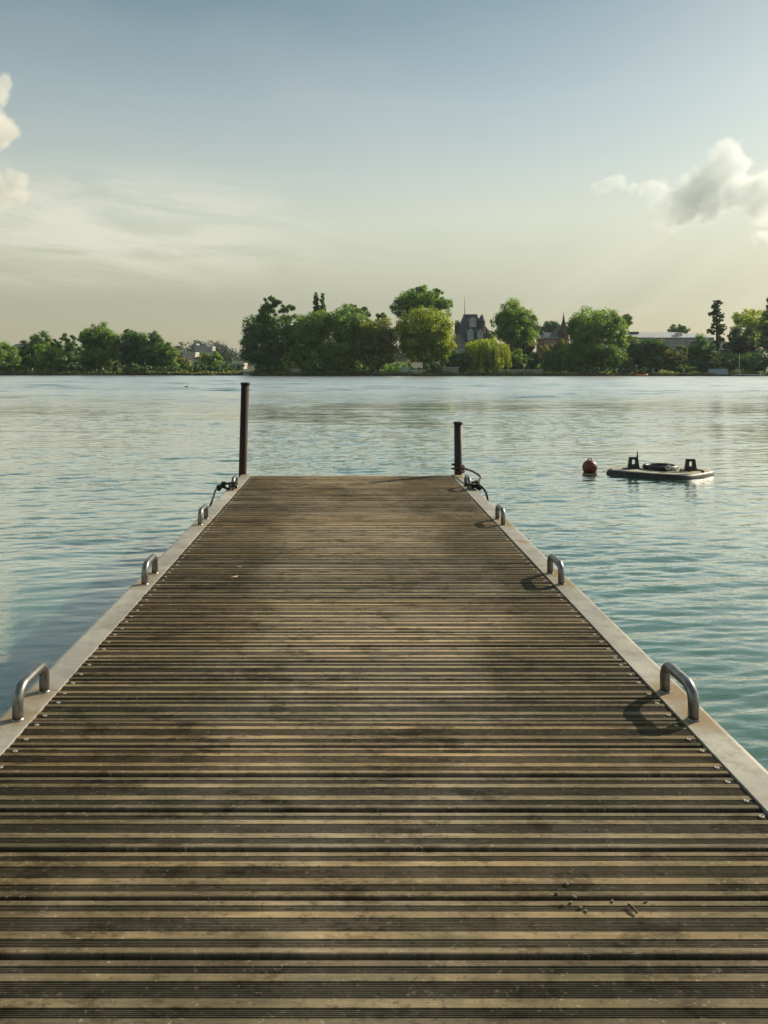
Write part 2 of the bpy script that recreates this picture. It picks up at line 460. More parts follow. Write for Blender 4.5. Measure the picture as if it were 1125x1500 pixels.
def conifer(label, Y, px, top, base, halfw):
    s = Y/F; x = (px-VPX)*s; z0 = float(land_z(x,Y))
    root = empty('cedar_tree', (x,Y,z0), label, 'conifer tree')
    zt = at(px,top,Y)[2]; zb = at(px,base,Y)[2]
    mb = MB(); mb.tube([(x,Y,z0-.3),(x+.05,Y,z0+2),(x-.05,Y,zt-1),(x,Y,zt)],[.28,.24,.12,.03],8)
    Cs=[]
    tiers = 11
    for i in range(tiers):
        f = (i+random.uniform(-.25,.25))/(tiers-1); f = min(1,max(0,f)); z = zt-.3-(zt-zb)*f
        rr = halfw*s*(.42+.58*min(1,f*1.9))*random.uniform(.7,1.1)
        for b in range(random.randint(4,7)):
            a = random.uniform(0,6.283); L = rr*random.uniform(.35,1.1)
            e = (x+math.cos(a)*L, Y+math.sin(a)*L, z+random.uniform(-.35,.25))
            mb.tube([(x,Y,z+.15),((x+e[0])/2,(Y+e[1])/2,z+.15),e],[.05,.035,.012],5)
            Cs.append(lobe_leaves((x+math.cos(a)*L*.75,Y+math.sin(a)*L*.75,e[2]), (L*.40+.15,L*.40+.15,.34+.2*random.random()), .15, 2.0, 7, .3, .2))
    Cs.append(lobe_leaves((x,Y,zt-.35),(.35,.35,.6),.14,2.2,8,.2,.2))
    mb.build('trunk', BARK, root)
    C,N,S,T = (np.concatenate(q) for q in zip(*Cs))
    leaves_object('crown', C,N,S,T, LEAF['dark'], root)

LG = 'trees of the lower wooded shore'; MG = 'trees of the headland grove'; RG = 'garden trees of the villa shore'
SH = 'shrubs along the waterline'
# --- lower shore at the left
tree('broadleaf_tree','small light green tree outermost on the lower shore, cut by the picture edge','tree',134,[(4,526,21,22),(-8,512,18,16),(16,533,12,14)],'mid',group=LG)
tree('broadleaf_tree','dark tree with a round upright top behind the pale bushy tree','tree',141,[(56,501,15,14),(47,521,19,22),(65,518,14,20)],'dark',group=LG)
tree('broadleaf_tree','low pale bushy tree standing before a darker round-topped tree','tree',133,[(68,520,17,16),(88,528,14,15),(76,538,23,10)],'mid',group=LG)
tree('broadleaf_tree','slim dark tree with a tiny crown between two larger trees','tree',148,[(84,502,6,9),(83,515,8,14)],'dark',group=LG)
tree('broadleaf_tree','dark narrow tree with a ragged top leaning on the tallest crown of the lower shore','tree',143,[(97,495,7,8),(106,500,8,10),(104,520,12,20),(97,530,14,16)],'dark',group=LG)
tree('broadleaf_tree','tallest tree of the lower shore, broad crown with sunlit yellow edge','tree',138,[(146,491,21,16),(130,500,14,16),(161,502,16,18),(146,520,27,20),(129,528,15,15)],'mid',trunk_px=146,group=LG)
tree('shrub','pale rounded waterside bush below the tallest crown of the lower shore','shrub',131.5,[(166,537,9,12)],'olive')
tree('broadleaf_tree','dark bluish tree with a small tuft sticking out on top','tree',139,[(196,500,17,16),(210,510,17,20),(190,520,14,22),(186,486,5,5)],'dark',group=LG)
tree('broadleaf_tree','dark round tree next to the tufted one, reaching nearly as high','tree',137,[(225,503,14,15),(230,520,18,22),(214,525,14,20)],'dark',group=LG)
tree('broadleaf_tree','smaller sloping tree at the far end of the dark lower shore row','tree',136,[(249,518,12,14),(243,531,15,14)],'mid',group=LG)
tree('broadleaf_tree','low olive bush ending the lower shore row beside far white houses','tree',140,[(268,534,11,11)],'olive',group=LG)
for a,l in (([(14,542,22,8)],'dark low shrub at the waterline below the outermost lower shore tree'),([(112,541,20,9)],'dark low shrub at the waterline under the ragged narrow tree'),([(206,542,25,8)],'dark low shrub at the waterline under the tufted bluish tree'),([(246,543,18,7)],'dark low shrub at the waterline under the sloping end tree')):
    tree('shrub',l,'shrub',132,a,'dark',group=SH)
# --- far gap
tree('broadleaf_tree','rounded green bush tree between white far houses, its side sunlit','tree',172,[(302,530,11,14),(316,530,9,14)],'mid')
tree('fir_tree','small pointed dark fir before the long low white house','tree',168,[(337,526,3,6),(337,536,6,9)],'dark')
for a,k,l,yy in (([(292,543,26,7),(325,545,22,5)],'dark','dark low shrub along the water in the gap before the far white houses',134),([(276,540,13,9)],'dark','dark round shrub beneath the bright flat-topped far house',150),([(291,538,9,9)],'blue','bluish shrub before the beige gabled far house',156),([(330,541,8,6)],'dark','small dark shrub hiding the far end of the long low far house',160),([(350,543,9,6)],'blue','bluish small shrub before the headland end of the long low far house',160)):
    tree('shrub',l,'shrub',yy,a,k,group=SH)
# --- headland grove
tree('broadleaf_tree','dark tree with two fan-shaped tops at the tip of the headland','tree',129,[(397,449,12,12),(390,462,13,13),(421,458,11,14),(384,482,24,20),(411,490,19,24),(378,510,21,27),(400,525,28,24),(366,497,9,16)],'dark',trunk_px=392,group=MG,ragged=.28)
for c,l in ((463,'poplar behind the grove, wider one of a slim dark pair'),(472.5,'poplar behind the grove, thinner one of a slim dark pair')):
    tree('poplar_tree',l,'poplar tree',160,[(c,433,2.6,5),(c,438,3.6,7),(c,444,4.4,8),(c,450,4.9,8),(c,457,5.2,9),(c,466,5.4,10),(c,480,5.2,14)],'dark',group='pair of poplars above the grove',ragged=.05,cover=3.4,leaf=.16)
tree('broadleaf_tree','broad dark dome tree next to the fan-topped headland tree','tree',128,[(455,486,27,28),(440,505,17,34),(472,475,20,18),(460,525,28,22)],'mid',group=MG)
tree('broadleaf_tree','widest dome tree in the middle of the headland grove','tree',129,[(510,475,27,24),(526,490,21,26),(500,510,28,32),(539,482,11,18),(520,528,22,18)],'mid',group=MG)
tree('broadleaf_tree','low bumpy treetop showing just above the widest grove dome','tree',152,[(513,455,13,9),(532,457,13,9)],'dark',group=MG)
tree('broadleaf_tree','tiny dark treetop peeping between the grove and its tallest tree','tree',155,[(559,466,8,8),(556,480,8,14)],'dark',group=MG)
tree('broadleaf_tree','olive brownish tree between the dome and the bright yellow-green tree','tree',127,[(555,490,23,23),(541,505,17,24),(568,508,15,22),(551,524,21,14)],'olive',group=MG)
tree('broadleaf_tree','bright yellow-green round tree nearest the slate-roofed villa','tree',127.5,[(621,481,35,29),(600,490,21,28),(645,495,19,28),(626,512,31,20),(651,518,13,17)],'light',trunk_px=622,group=MG)
tree('broadleaf_tree','tall spreading tree rising behind the bright yellow-green tree','tree',152,[(620,441,29,18),(592,452,17,14),(646,450,13,17),(617,427,13,8),(638,432,10,8)],'mid',trunk_px=622,group=MG,ragged=.26)
tree('shrub','dark bush below the villa between bright tree and weeping willow','shrub',125,[(670,532,15,15),(684,528,10,14)],'dark',group=SH)
tree('shrub','small yellowish bush at the foot of the headland beside the fan-topped tree','shrub',124,[(423,540,10,10),(418,528,6,9)],'light',group=SH)
tree('shrub','pale small bush at the waterline under the olive tree','shrub',123.5,[(547,540,6,8)],'olive',group=SH)
for a,l in (([(395,543,26,7)],'dark low shrub at the water under the fan-topped headland tree'),([(478,543,34,7)],'dark low shrub at the water under the broad dome tree'),([(525,544,18,6)],'dark low shrub at the water under the widest grove dome'),([(632,541,18,8)],'dark low shrub at the water under the bright yellow-green tree')):
    tree('shrub',l,'shrub',123.4,a,'dark',group=SH)
# --- villa shore
willow('bright weeping willow trailing to the water in front of the slate-roofed villa',125.5,(713,512,33,19),547,'light')
tree('broadleaf_tree','large round dark green tree between villa and red brick house','tree',142,[(757,466,27,23),(741,480,16,21),(775,480,15,23),(757,495,29,16)],'mid',trunk_px=757,group=RG)
tree('broadleaf_tree','thin see-through sapling between the villa roof and a large round tree','tree',146,[(721,475,6,6),(719,487,6,6),(723,497,7,8)],'dark',group=RG,cover=.5)
tree('broadleaf_tree','low bluish tree far behind the red brick house','tree',190,[(806,481,14,11),(795,487,9,9),(815,487,8,9)],'blue',group=RG)
tree('hedge','brownish clipped hedge under the large round tree','hedge',136,[(756,512,14,9),(771,512,11,9)],'brown',trunk_px=762)
tree('shrub','green clipped shrub beside the willow above the white balustrade','shrub',129,[(740,532,14,12)],'dark',group=RG)
tree('shrub','green rounded shrub in the middle above the white balustrade','shrub',130,[(758,527,12,12),(757,538,12,7)],'mid',group=RG)
tree('shrub','green clipped shrub above the balustrade beside the drooping dark willow','shrub',129,[(779,527,14,11),(779,538,14,8)],'dark',group=RG)
tree('shrub','sunlit olive shrub hiding the foot of the red brick house','shrub',151,[(805,512,13,8),(826,507,11,9),(817,515,12,8)],'olive',group=RG)
willow('dark drooping willow below the red brick house at the water',125,(815,525,24,15),548,'dark',n_bundle=70)
tree('broadleaf_tree','great round tree at the waterside between red house and long grey roof','tree',130,[(876,477,33,29),(851,490,19,27),(900,486,19,27),(872,515,40,20),(906,512,13,20),(845,528,20,18),(890,532,26,16)],'mid',trunk_px=875,group=RG)
tree('broadleaf_tree','small neat round treetop just behind the great waterside tree','tree',166,[(917,470,9,11)],'dark',group=RG,ragged=.05)
tree('broadleaf_tree','yellow-green bush between the great waterside tree and the dark thicket','tree',134,[(926,500,13,9),(936,506,8,7)],'light',group=RG)
tree('broadleaf_tree','wide dark thicket tree under the long grey roof','tree',132,[(945,518,29,19),(926,530,20,15)],'blue',group=RG)
tree('broadleaf_tree','dark tree closing the thicket beside the olive bush','tree',129,[(966,512,14,16),(960,530,20,14)],'dark',group=RG)
tree('broadleaf_tree','low dark treetop showing over the ridge of the long grey roof','tree',215,[(993,484,14,8),(985,486,8,6),(1001,486,8,6)],'dark',group=RG,leaf=.25)
tree('broadleaf_tree','olive bush tree before the dark tree under the roof end','tree',127,[(984,525,11,17),(997,515,9,11),(990,538,16,9)],'olive',group=RG)
tree('broadleaf_tree','dark compact tree between the olive bush and the tall cedar','tree',131,[(1025,512,18,18),(1015,530,17,17),(1040,524,11,20)],'dark',group=RG)
conifer('tall layered cedar with its bare stem showing between the branch tiers',137,1050,440,506,15)
tree('broadleaf_tree','sunny yellow-green loose tree behind the dark rounded one near the picture edge','tree',144,[(1093,468,18,13),(1079,468,9,10),(1113,470,15,16),(1100,490,20,18)],'light',trunk_px=1098,group=RG,ragged=.3,cover=1.1)
tree('broadleaf_tree','dark bluish rounded tree behind the purple-leaved one','tree',136,[(1088,493,16,13),(1080,505,14,12),(1096,505,14,14)],'blue',group=RG)
tree('broadleaf_tree','purple-leaved low tree beside the pale-roofed house','tree',131,[(1086,512,15,11),(1098,515,10,9)],'purple',group=RG)
tree('broadleaf_tree','tall dark tree cut by the picture edge beside the sunny loose tree','tree',134,[(1127,498,13,18),(1138,470,20,26),(1130,444,8,9)],'dark',trunk_px=1136,group=RG)
for a,k,l in (([(1068,532,13,13)],'dark','dark shrub by the water behind the bluish fence'),([(1098,531,19,15)],'dark','dark wide shrub behind the landing stage with the mast'),([(1120,529,13,16)],'blue','bluish dark shrub behind the landing stage near the picture edge'),([(1050,528,7,7)],'light','small yellow-green bush above the bluish fence'),([(1005,543,20,7)],'dark','dark low shrub at the water below the olive bush tree'),([(925,543,24,7)],'blue','dark low shrub at the water beside the orange boat'),([(870,544,34,6)],'dark','dark low shrub at the water under the great round tree')):
    tree('shrub',l,'shrub',124.2,a,k,group=SH)

# --- low growth all along the bank, and the far-off wood behind everything
def bank_growth():
    xs = rng.uniform(-75,75,5200)
    ys = shore_y(xs)+.25+rng.gamma(1.4,.6,5200); zs = land_z(xs,ys)+rng.uniform(0,.5,5200)*(.4+.6*np.sin(xs*.7)**2)
    C = np.stack([xs,ys,zs],1); N = unit(5200); 
    o = leaves_object('bank_undergrowth', C,N,rng.uniform(.1,.24,5200),rng.uniform(0,1,5200), LEAF['olive'])
    tag(o, 'low dark weeds and reeds along the waterline of the far shore', kind='stuff')
bank_growth()
def thicket():
    n = 15000
    xs = rng.uniform(-72,72,n); keep = (xs < -31) | (xs > -17.5); xs = xs[keep]; n = len(xs)
    ys = shore_y(xs)+rng.uniform(9,20,n)
    hmax = 1.7+.8*np.sin(xs*.37)+.6*np.sin(xs*1.3+1)
    zs = land_z(xs,ys)+rng.uniform(0,1,n)**.8*hmax
    o = leaves_object('undergrowth', np.stack([xs,ys,zs],1), unit(n), rng.uniform(.16,.34,n), rng.uniform(0,1,n), LEAF['dark'])
    tag(o, 'dark undergrowth filling the shade between the shore trees', kind='stuff')
thicket()
def far_wood():
    Cs=[]
    for x in np.arange(-250,300,5.5):
        Yw = 400+rng.uniform(-25,25); h = 8.2+2.2*math.sin(x*.05)+1.4*math.sin(x*.16+1)+rng.uniform(-.9,.9)
        z0 = float(land_z(x,Yw))
        Cs.append(lobe_leaves((x+rng.uniform(-2,2),Yw,z0+h*.5), (rng.uniform(4,6.5),4.5,h*.55), .55, 1.15))
    C,N,S,T = (np.concatenate(q) for q in zip(*Cs))
    tag(leaves_object('far_wood', C,N,S,T, LEAF['wood']), 'bluish far-off wood closing the view behind the lake shore', kind='stuff')
far_wood()

# ================================================================ BUILDINGS ON THE SHORE
slate = simple('slate', (.045,.052,.065), (.10,.105,.12), 4, .6, stretch=(1,1,3), bump=.02)
stone = simple('villa_stone', (.20,.18,.15), (.34,.31,.26), 3, .9, bump=.02)
pale = simple('pale_trim', (.42,.41,.40), (.58,.57,.54), 2, .8)
white = simple('white_render', (.46,.44,.40), (.62,.60,.54), .8, .85)
beige = simple('beige_render', (.40,.34,.27), (.52,.46,.38), .8, .85)
brick = simple('red_brick', (.15,.055,.045), (.23,.095,.075), 6, .9, stretch=(1,1,3))
tile = simple('roof_tile', (.085,.055,.045), (.14,.09,.075), 5, .9, stretch=(1,1,4))
zinc = simple('zinc_roof', (.36,.37,.39), (.52,.52,.52), 1.2, .55, .2)
darkglass = simple('window_glass', (.02,.025,.03), (.05,.055,.06), 1, .12)
greypaint = simple('grey_paint', (.22,.23,.24), (.34,.35,.35), 2, .8)
bluepaint = simple('pale_blue_paint', (.26,.34,.40), (.38,.46,.52), 5, .8, stretch=(6,1,1))
iron = simple('dark_iron', (.03,.03,.032), (.07,.065,.06), 8, .6, .5)

def prism(mb, base, top, z0, z1):
    """frustum between two rectangles (x0,y0,x1,y1)"""
    a = [(base[0],base[1],z0),(base[2],base[1],z0),(base[2],base[3],z0),(base[0],base[3],z0)]
    b = [(top[0],top[1],z1),(top[2],top[1],z1),(top[2],top[3],z1),(top[0],top[3],z1)]
    mb.add(a+b, [(0,3,2,1),(4,5,6,7),(0,1,5,4),(1,2,6,5),(2,3,7,6),(3,0,4,7)])
def gable(mb, x0,x1,y0,y1,z0,z1,axis='x',ov=.3):
    if axis=='x':
        ym=(y0+y1)/2
        mb.add([(x0-ov,y0-ov,z0),(x1+ov,y0-ov,z0),(x1+ov,y1+ov,z0),(x0-ov,y1+ov,z0),(x0-ov,ym,z1),(x1+ov,ym,z1)],[(0,1,5,4),(2,3,4,5),(3,0,4),(1,2,5),(0,3,2,1)])
    else:
        xm=(x0+x1)/2
        mb.add([(x0-ov,y0-ov,z0),(x1+ov,y0-ov,z0),(x1+ov,y1+ov,z0),(x0-ov,y1+ov,z0),(xm,y0-ov,z1),(xm,y1+ov,z1)],[(1,2,5,4),(3,0,4,5),(0,1,4),(2,3,5),(0,3,2,1)])
def window(root, x, z, y, w_, h_, frame=pale):
    """framed window set proud of a wall that faces -Y"""
    f = MB(); t_ = .09
    f.box((x-w_/2-t_,y-.07,z-t_),(x-w_/2,y+.03,z+h_+t_)).box((x+w_/2,y-.07,z-t_),(x+w_/2+t_,y+.03,z+h_+t_))
    f.box((x-w_/2,y-.07,z+h_),(x+w_/2,y+.03,z+h_+t_)).box((x-w_/2-.14,y-.12,z-t_-.1),(x+w_/2+.14,y+.03,z-t_))
    f.box((x-.03,y-.05,z),(x+.03,y+.02,z+h_)).box((x-w_/2,y-.045,z+h_*.62),(x-.03,y+.02,z+h_*.62+.06)).box((x+.03,y-.045,z+h_*.62),(x+w_/2,y+.02,z+h_*.62+.06))
    fr = f.build('window', frame, root)
    p = MB().box((x-w_/2,y-.02,z),(x+w_/2,y+.012,z+h_)).build('pane', darkglass, root)
    p.parent = fr; p.matrix_parent_inverse = Matrix.Translation(-Vector(root.location)); fr_l = fr.location
    return fr

def villa():
    Yv=150; s=Yv/F; P=lambda px,py:(at(px,py,Yv)[0],at(px,py,Yv)[2])
    x0,_=P(661,500); x1,_=P(729,500); z0=float(land_z((x0+x1)/2,Yv))
    root=empty('villa',((x0+x1)/2,Yv,z0),'grey slate-roofed villa with steep dormered roof, chimneys and thin mast','villa')
    zE=P(0,506)[1]
    MB().box((x0+.25,Yv+.25,z0-.5),(x1-.25,Yv+8,zE)).build('wall',stone,root)
    # main steep roof with flat ridge
    r=MB(); a,zt=P(684.5,460); b,_=P(703,460)
    prism(r,(P(663,0)[0],Yv,P(719,0)[0],Yv+8.4),(a,Yv+3.3,b,Yv+5.2),zE+.002,zt)
    r.box((a-.1,Yv+3.2,zt),(b+.1,Yv+5.3,zt+.18))
    roof=r.build('roof',slate,root)
    # side wing roof reaching lower on the right
    r=MB(); prism(r,(P(706,0)[0],Yv+.6,P(731,0)[0],Yv+7.6),(P(712,0)[0],Yv+3.2,P(714,0)[0],Yv+5),zE+.004,P(0,474)[1]); r.build('roof',tile,root)
    def chimney(px0,px1,py,yo,nm=True):
        c=MB(); xa,xb=P(px0,0)[0],P(px1,0)[0]; zt=P(0,py)[1]
        c.box((xa,Yv+yo,zE-.2),(xb,Yv+yo+1.1,zt)).box((xa-.1,Yv+yo-.1,zt),(xb+.1,Yv+yo+1.2,zt+.2))
        for q in (.2,.5,.8): c.lathe([(.12,0),(.10,.5)],(xa+(xb-xa)*q,Yv+yo+.55,zt+.2),10)
        c.build('chimney',tile if nm else stone,root)
    chimney(669.5,676,473,2.4); chimney(706.5,712,466,2.6)
    # corner turret with a finial
    tb=MB(); xc,_=P(708.5,0); tb.lathe([(.62,zE),(.62,P(0,470)[1]),(.8,P(0,470)[1]+.02),(.05,P(0,459)[1])],(xc,Yv+1.6,0),10,False); tb.build('turret',slate,root)
    m=MB(); xm,_=P(685.5,0); m.tube([(xm,Yv+4.2,zt-.3),(xm,Yv+4.2,P(0,447)[1]),(xm,Yv+4.2,P(0,431)[1])],[.07,.05,.03],6); m.build('mast',iron,root)
    def dormer(px0,px1,pyb,pyt,yo):
        xa,xb=P(px0,0)[0],P(px1,0)[0]; za,zb=P(0,pyb)[1],P(0,pyt)[1]
        d=MB(); d.box((xa,Yv+yo,za-.2),(xb,Yv+yo+2.6,zb)); gable(d,xa,xb,Yv+yo,Yv+yo+2.6,zb+.003,zb+.5,'y',.15)
        dd=d.build('dormer',pale,root)
        wp=MB().box((xa+.22,Yv+yo-.02,za+.2),((xa+xb)/2-.06,Yv+yo+.05,zb-.15)).box(((xa+xb)/2+.06,Yv+yo-.02,za+.2),(xb-.22,Yv+yo+.05,zb-.15)).build('pane',darkglass,root)
        wp.parent=dd; wp.matrix_parent_inverse=Matrix.Translation(-Vector(root.location))
    dormer(690,700,477,467.5,1.9); dormer(685.5,694,497,485.5,.35); dormer(700,708,497,486,.35)
    # timbered gable front on the left
    xa,xb=P(664,0)[0],P(682,0)[0]
    g=MB(); g.box((xa,Yv-.45,z0-.4),(xb,Yv+.2,zE+.2)); gable(g,xa,xb,Yv-.45,Yv+1.2,zE+.203,P(0,489)[1],'y',.1); g.build('gable_front',stone,root)
    h=MB()
    for q in range(5):
        xx=xa+(xb-xa)*(.04+.92*q/4); h.box((xx-.07,Yv-.53,z0+1.2),(xx+.07,Yv-.4505,zE+.1))
    h.box((xa,Yv-.52,zE-.9),(xb,Yv-.449,zE-.75)); h.box((xa,Yv-.525,zE+.1),(xb,Yv-.449,zE+.25)); h.build('timber_frame',pale,root)
    for q in (.27,.73): window(root,xa+(xb-xa)*q,zE-2.3,Yv-.45,.55,1.2)
    for px in (690,699,708,717): window(root,P(px,0)[0],zE-2.6,Yv+.25,.7,1.5)
villa()

def red_house():
    Yv=158; P=lambda px,py:(at(px,py,Yv)[0],at(px,py,Yv)[2])
    x0,x1=P(796,0)[0],P(817,0)[0]; z0=float(land_z(x0,Yv))
    root=empty('brick_house',((x0+x1)/2,Yv,z0),'red brick house with bluish slate roof and a pointed spire turret','house')
    zE=P(0,494)[1]
    MB().box((x0,Yv,z0-.5),(x1+2.4,Yv+6,zE-.25)).build('wall',brick,root)
    MB().box((x0-.12,Yv-.12,zE-.25),(x1+.1,Yv+6.1,zE)).build('cornice',pale,root)
    r=MB(); prism(r,(x0-.25,Yv-.25,x1+.2,Yv+6.3),(x0+1.2,Yv+2.6,x1,Yv+3.6),zE+.002,P(0,486)[1]); r.build('roof',slate,root)
    xc=P(828,0)[0]; tw=MB(); tw.lathe([(1.05,z0-.5),(1.05,P(0,487)[1])],(xc,Yv+1.2,0),8,False); tw.build('turret',brick,root)
    sp=MB(); zb=P(0,487)[1]; sp.lathe([(1.3,zb-.05),(.72,zb+1.3),(.3,P(0,470)[1]),(.05,P(0,459)[1]),(.03,P(0,456)[1])],(xc,Yv+1.2,0),8,False); sp.build('spire',tile,root)
    mr=MB(); prism(mr,(P(815,0)[0],Yv-.1,P(833,0)[0],Yv+5),(P(820,0)[0],Yv+2,P(826,0)[0],Yv+3),P(0,495.5)[1],P(0,482)[1]); mr.build('roof',slate,root)
    for px in (799.5,805,811): window(root,P(px,0)[0],zE-1.75,Yv,.5,1.1)
red_house()

def long_hall():
    Yv=185; P=lambda px,py:(at(px,py,Yv)[0],at(px,py,Yv)[2])
    x0,x1=P(918,0)[0],P(1046,0)[0]; z0=float(land_z(x0,Yv))
    root=empty('hall',((x0+x1)/2,Yv,z0),'long low hall with pale metal roof rising over the dark thicket','hall')
    zE,zR=P(0,494.5)[1],P(0,485)[1]
    MB().box((x0,Yv,z0-.5),(x1,Yv+12,zE)).build('wall',greypaint,root)
    xm=P(1012,0)[0]
    r=MB(); gable(r,x0,xm,Yv,Yv+12,zE+.002,zR,'x',.4); r.build('roof',zinc,root)
    r=MB(); gable(r,xm+.9,x1,Yv,Yv+12,zE+.003,P(0,487)[1],'x',.4); r.build('roof',zinc,root)
    v=MB(); xa=P(996,0)[0]; v.box((xa,Yv+1.2,zE-.2),(xa+1.1,Yv+3,P(0,486.5)[1])); v.build('roof_vent',white,root)
    g=MB(); xa=P(931,0)[0]; g.box((xa,Yv+3.6,zE+.3),(xa+2.2,Yv+5,P(0,485.5)[1]+.1)); g.build('skylight',darkglass,root)
    for k in range(9): window(root,x0+2+k*2.3,zE-1.5,Yv,1.2,.8)
long_hall()

def pale_house():
    Yv=139; P=lambda px,py:(at(px,py,Yv)[0],at(px,py,Yv)[2])
    x0,x1=P(1055,0)[0],P(1078,0)[0]; z0=float(land_z(x0,Yv))
    root=empty('cottage',((x0+x1)/2,Yv,z0),'low cottage with pale sunlit roof beside the purple-leaved tree','house')
    zE,zR=P(0,512.5)[1],P(0,503.5)[1]
    MB().box((x0,Yv,z0-.5),(x1,Yv+5,zE)).build('wall',beige,root)
    r=MB(); gable(r,x0,x1,Yv,Yv+5,zE+.002,zR,'x',.25); r.build('roof',zinc,root)
    c=MB(); xa=P(1068,0)[0]; c.box((xa,Yv+2,zE+.2),(xa+.6,Yv+2.6,zR+.5)); c.build('chimney',white,root)
    for px in (1060,1067): window(root,P(px,0)[0],zE-1.3,Yv,.7,.9)
pale_house()

def plain_house(name,label,Yv,px0,px1,py_ridge,py_eave,wall,roofm,depth=7,win=(),axis='x',chim=None,flat=False):
    P=lambda px,py:(at(px,py,Yv)[0],at(px,py,Yv)[2])
    x0,x1=P(px0,0)[0],P(px1,0)[0]; z0=float(land_z((x0+x1)/2,Yv)); zE,zR=P(0,py_eave)[1],P(0,py_ridge)[1]
    root=empty(name,((x0+x1)/2,Yv,z0),label,'house')
    MB().box((x0,Yv,z0-.5),(x1,Yv+depth,zE)).build('wall',wall,root)
    r=MB()
    if flat: r.box((x0-.15,Yv-.15,zE),(x1+.15,Yv+depth+.15,zR))
    else: gable(r,x0,x1,Yv,Yv+depth,zE+.002,zR,axis,.3)
    r.build('roof',roofm,root)
    if chim:
        c=MB(); xa=P(chim[0],0)[0]; c.box((xa,Yv+depth*.45,zE),(xa+.8,Yv+depth*.45+.8,P(0,chim[1])[1])); c.build('chimney',brick,root)
    for px,py,w_,h_ in win: window(root,P(px,0)[0],P(0,py)[1],Yv,w_,h_)
    return root
plain_house('house','dark-roofed house with a chimney half hidden behind the lower shore trees',150,13,40,503,510,beige,slate,8,[(20,517,.7,1.1),(30,517,.7,1.1)],chim=(20,498))
plain_house('house','bright white far house with flat top above the olive bush',310,268,286,516,518,beige,pale,8,[(273,521.5,.9,1.2),(280,521.5,.9,1.2)],flat=True)
plain_house('house','beige gabled far house between the white one and the rounded bush',250,283,297,522,526,beige,tile,7,[(289,531,.8,1.2)],axis='y')
plain_house('house','long low white far house at the water beside the headland',176,322,357,532,534.5,beige,pale,6,[(329,540,.9,1.0),(344,540,.9,1.0),(352,540,.9,1.0)],flat=True)
def block():
    Yv=395; P=lambda px,py:(at(px,py,Yv)[0],at(px,py,Yv)[2])
    x0,x1=P(302,0)[0],P(326,0)[0]; z0=float(land_z(x0,Yv))
    root=empty('apartment_block',((x0+x1)/2,Yv,z0),'large far apartment block with stepped roof standing above the wood','building')
    MB().box((x0,Yv-30,z0),(x1-2.4,Yv-20,P(0,508)[1])).build('wall',greypaint,root)
    MB().box((x0-.3,Yv-30.3,P(0,508)[1]),(x0+1,Yv-22,P(0,505.5)[1])).build('roof_tower',greypaint,root)
    MB().box((x0+3,Yv-29,P(0,508)[1]),(x1-3.4,Yv-21,P(0,506.6)[1])).build('roof_storey',slate,root)
    MB().box((x1-2.4,Yv-29.5,z0),(x1,Yv-20.5,P(0,509)[1])).build('side_wing',greypaint,root)
    for i in range(4):
        for j in range(2): window(root,x0+1+i*1.55,P(0,511.5+3.6*j)[1],Yv-30,.8,.8)
block()

# ---- small things along the shore
def at_shore(px, off=.7):
    x=(px-VPX)*122/F; y=float(shore_y(x))+off; x=(px-VPX)*y/F
    return x,y,float(land_z(x,y))
def balustrade():
    x0,y,z=at_shore(730,.9); x1=at_shore(797,.9)[0]; y0=max(float(shore_y(q)) for q in np.linspace(x0,x1,12))+.7; z=.3
    root=empty('balustrade',((x0+x1)/2,y0,z),'long low white balustrade wall at the water beside the bright willow','wall')
    MB().box((x0,y0,-.2),(x1,y0+.25,z+.18)).build('plinth',white,root)
    MB().box((x0-.05,y0-.05,z+.62),(x1+.05,y0+.3,z+.74)).build('handrail',white,root)
    b=MB()
    n=26
    for k in range(n+1):
        xx=x0+.12+(x1-x0-.24)*k/n; b.lathe([(.05,0),(.085,.12),(.04,.26),(.07,.4),(.05,.44)],(xx,y0+.125,z+.18),8)
    b.build('balusters',white,root)
balustrade()
def fence():
    x0,y,z=at_shore(1038,1.0); x1=at_shore(1062,1.0)[0]; z=float(land_z(x0,y))
    root=empty('board_fence',((x0+x1)/2,y,z),'short pale bluish board fence at the waterline under the small yellow bush','fence')
    b=MB(); n=16
    for k in range(n):
        xx=x0+(x1-x0)*k/n; b.box((xx,y,z-.1),(xx+(x1-x0)/n*.9,y+.04,z+.82+.05*math.sin(k*2.1)))
    b.build('boards',bluepaint,root)
    MB().box((x0,y+.041,z+.2),(x1,y+.1,z+.3)).box((x0,y+.041,z+.6),(x1,y+.1,z+.7)).build('rails',bluepaint,root)
fence()
def hut():
    x,y,z=at_shore(594,1.4)
    root=empty('garden_hut',(x,y,z),'small pale blue garden hut at the water under the yellow-green tree','hut')
    MB().box((x-.55,y,z-.2),(x+.55,y+1,z+.85)).build('wall',bluepaint,root)
    r=MB(); gable(r,x-.55,x+.55,y,y+1,z+.852,z+1.1,'x',.08); r.build('roof',zinc,root)
    MB().box((x-.2,y-.03,z-.1),(x+.2,y+.02,z+.65)).build('door',bluepaint,root)
hut()
def low_wall(name,label,p0,p1,h,mat,off=1.2):
    x0,y,z=at_shore(p0,off); x1=at_shore(p1,off)[0]
    root=empty(name,((x0+x1)/2,y,z),label,'wall')
    m=MB().box((x0,y,z-.3),(x1,y+.3,z+h)); m.build('wall_body',mat,root)
    MB().box((x0-.05,y-.05,z+h),(x1+.05,y+.35,z+h+.09)).build('coping',pale,root)
low_wall('garden_wall','pale broken garden wall next to the small blue hut',601,625,.6,pale)
low_wall('garden_wall','rough grey stone wall at the water below the villa',648,672,1.0,stone)
low_wall('garden_wall','short pale stone wall at the tip of the headland',427,440,.7,stone)
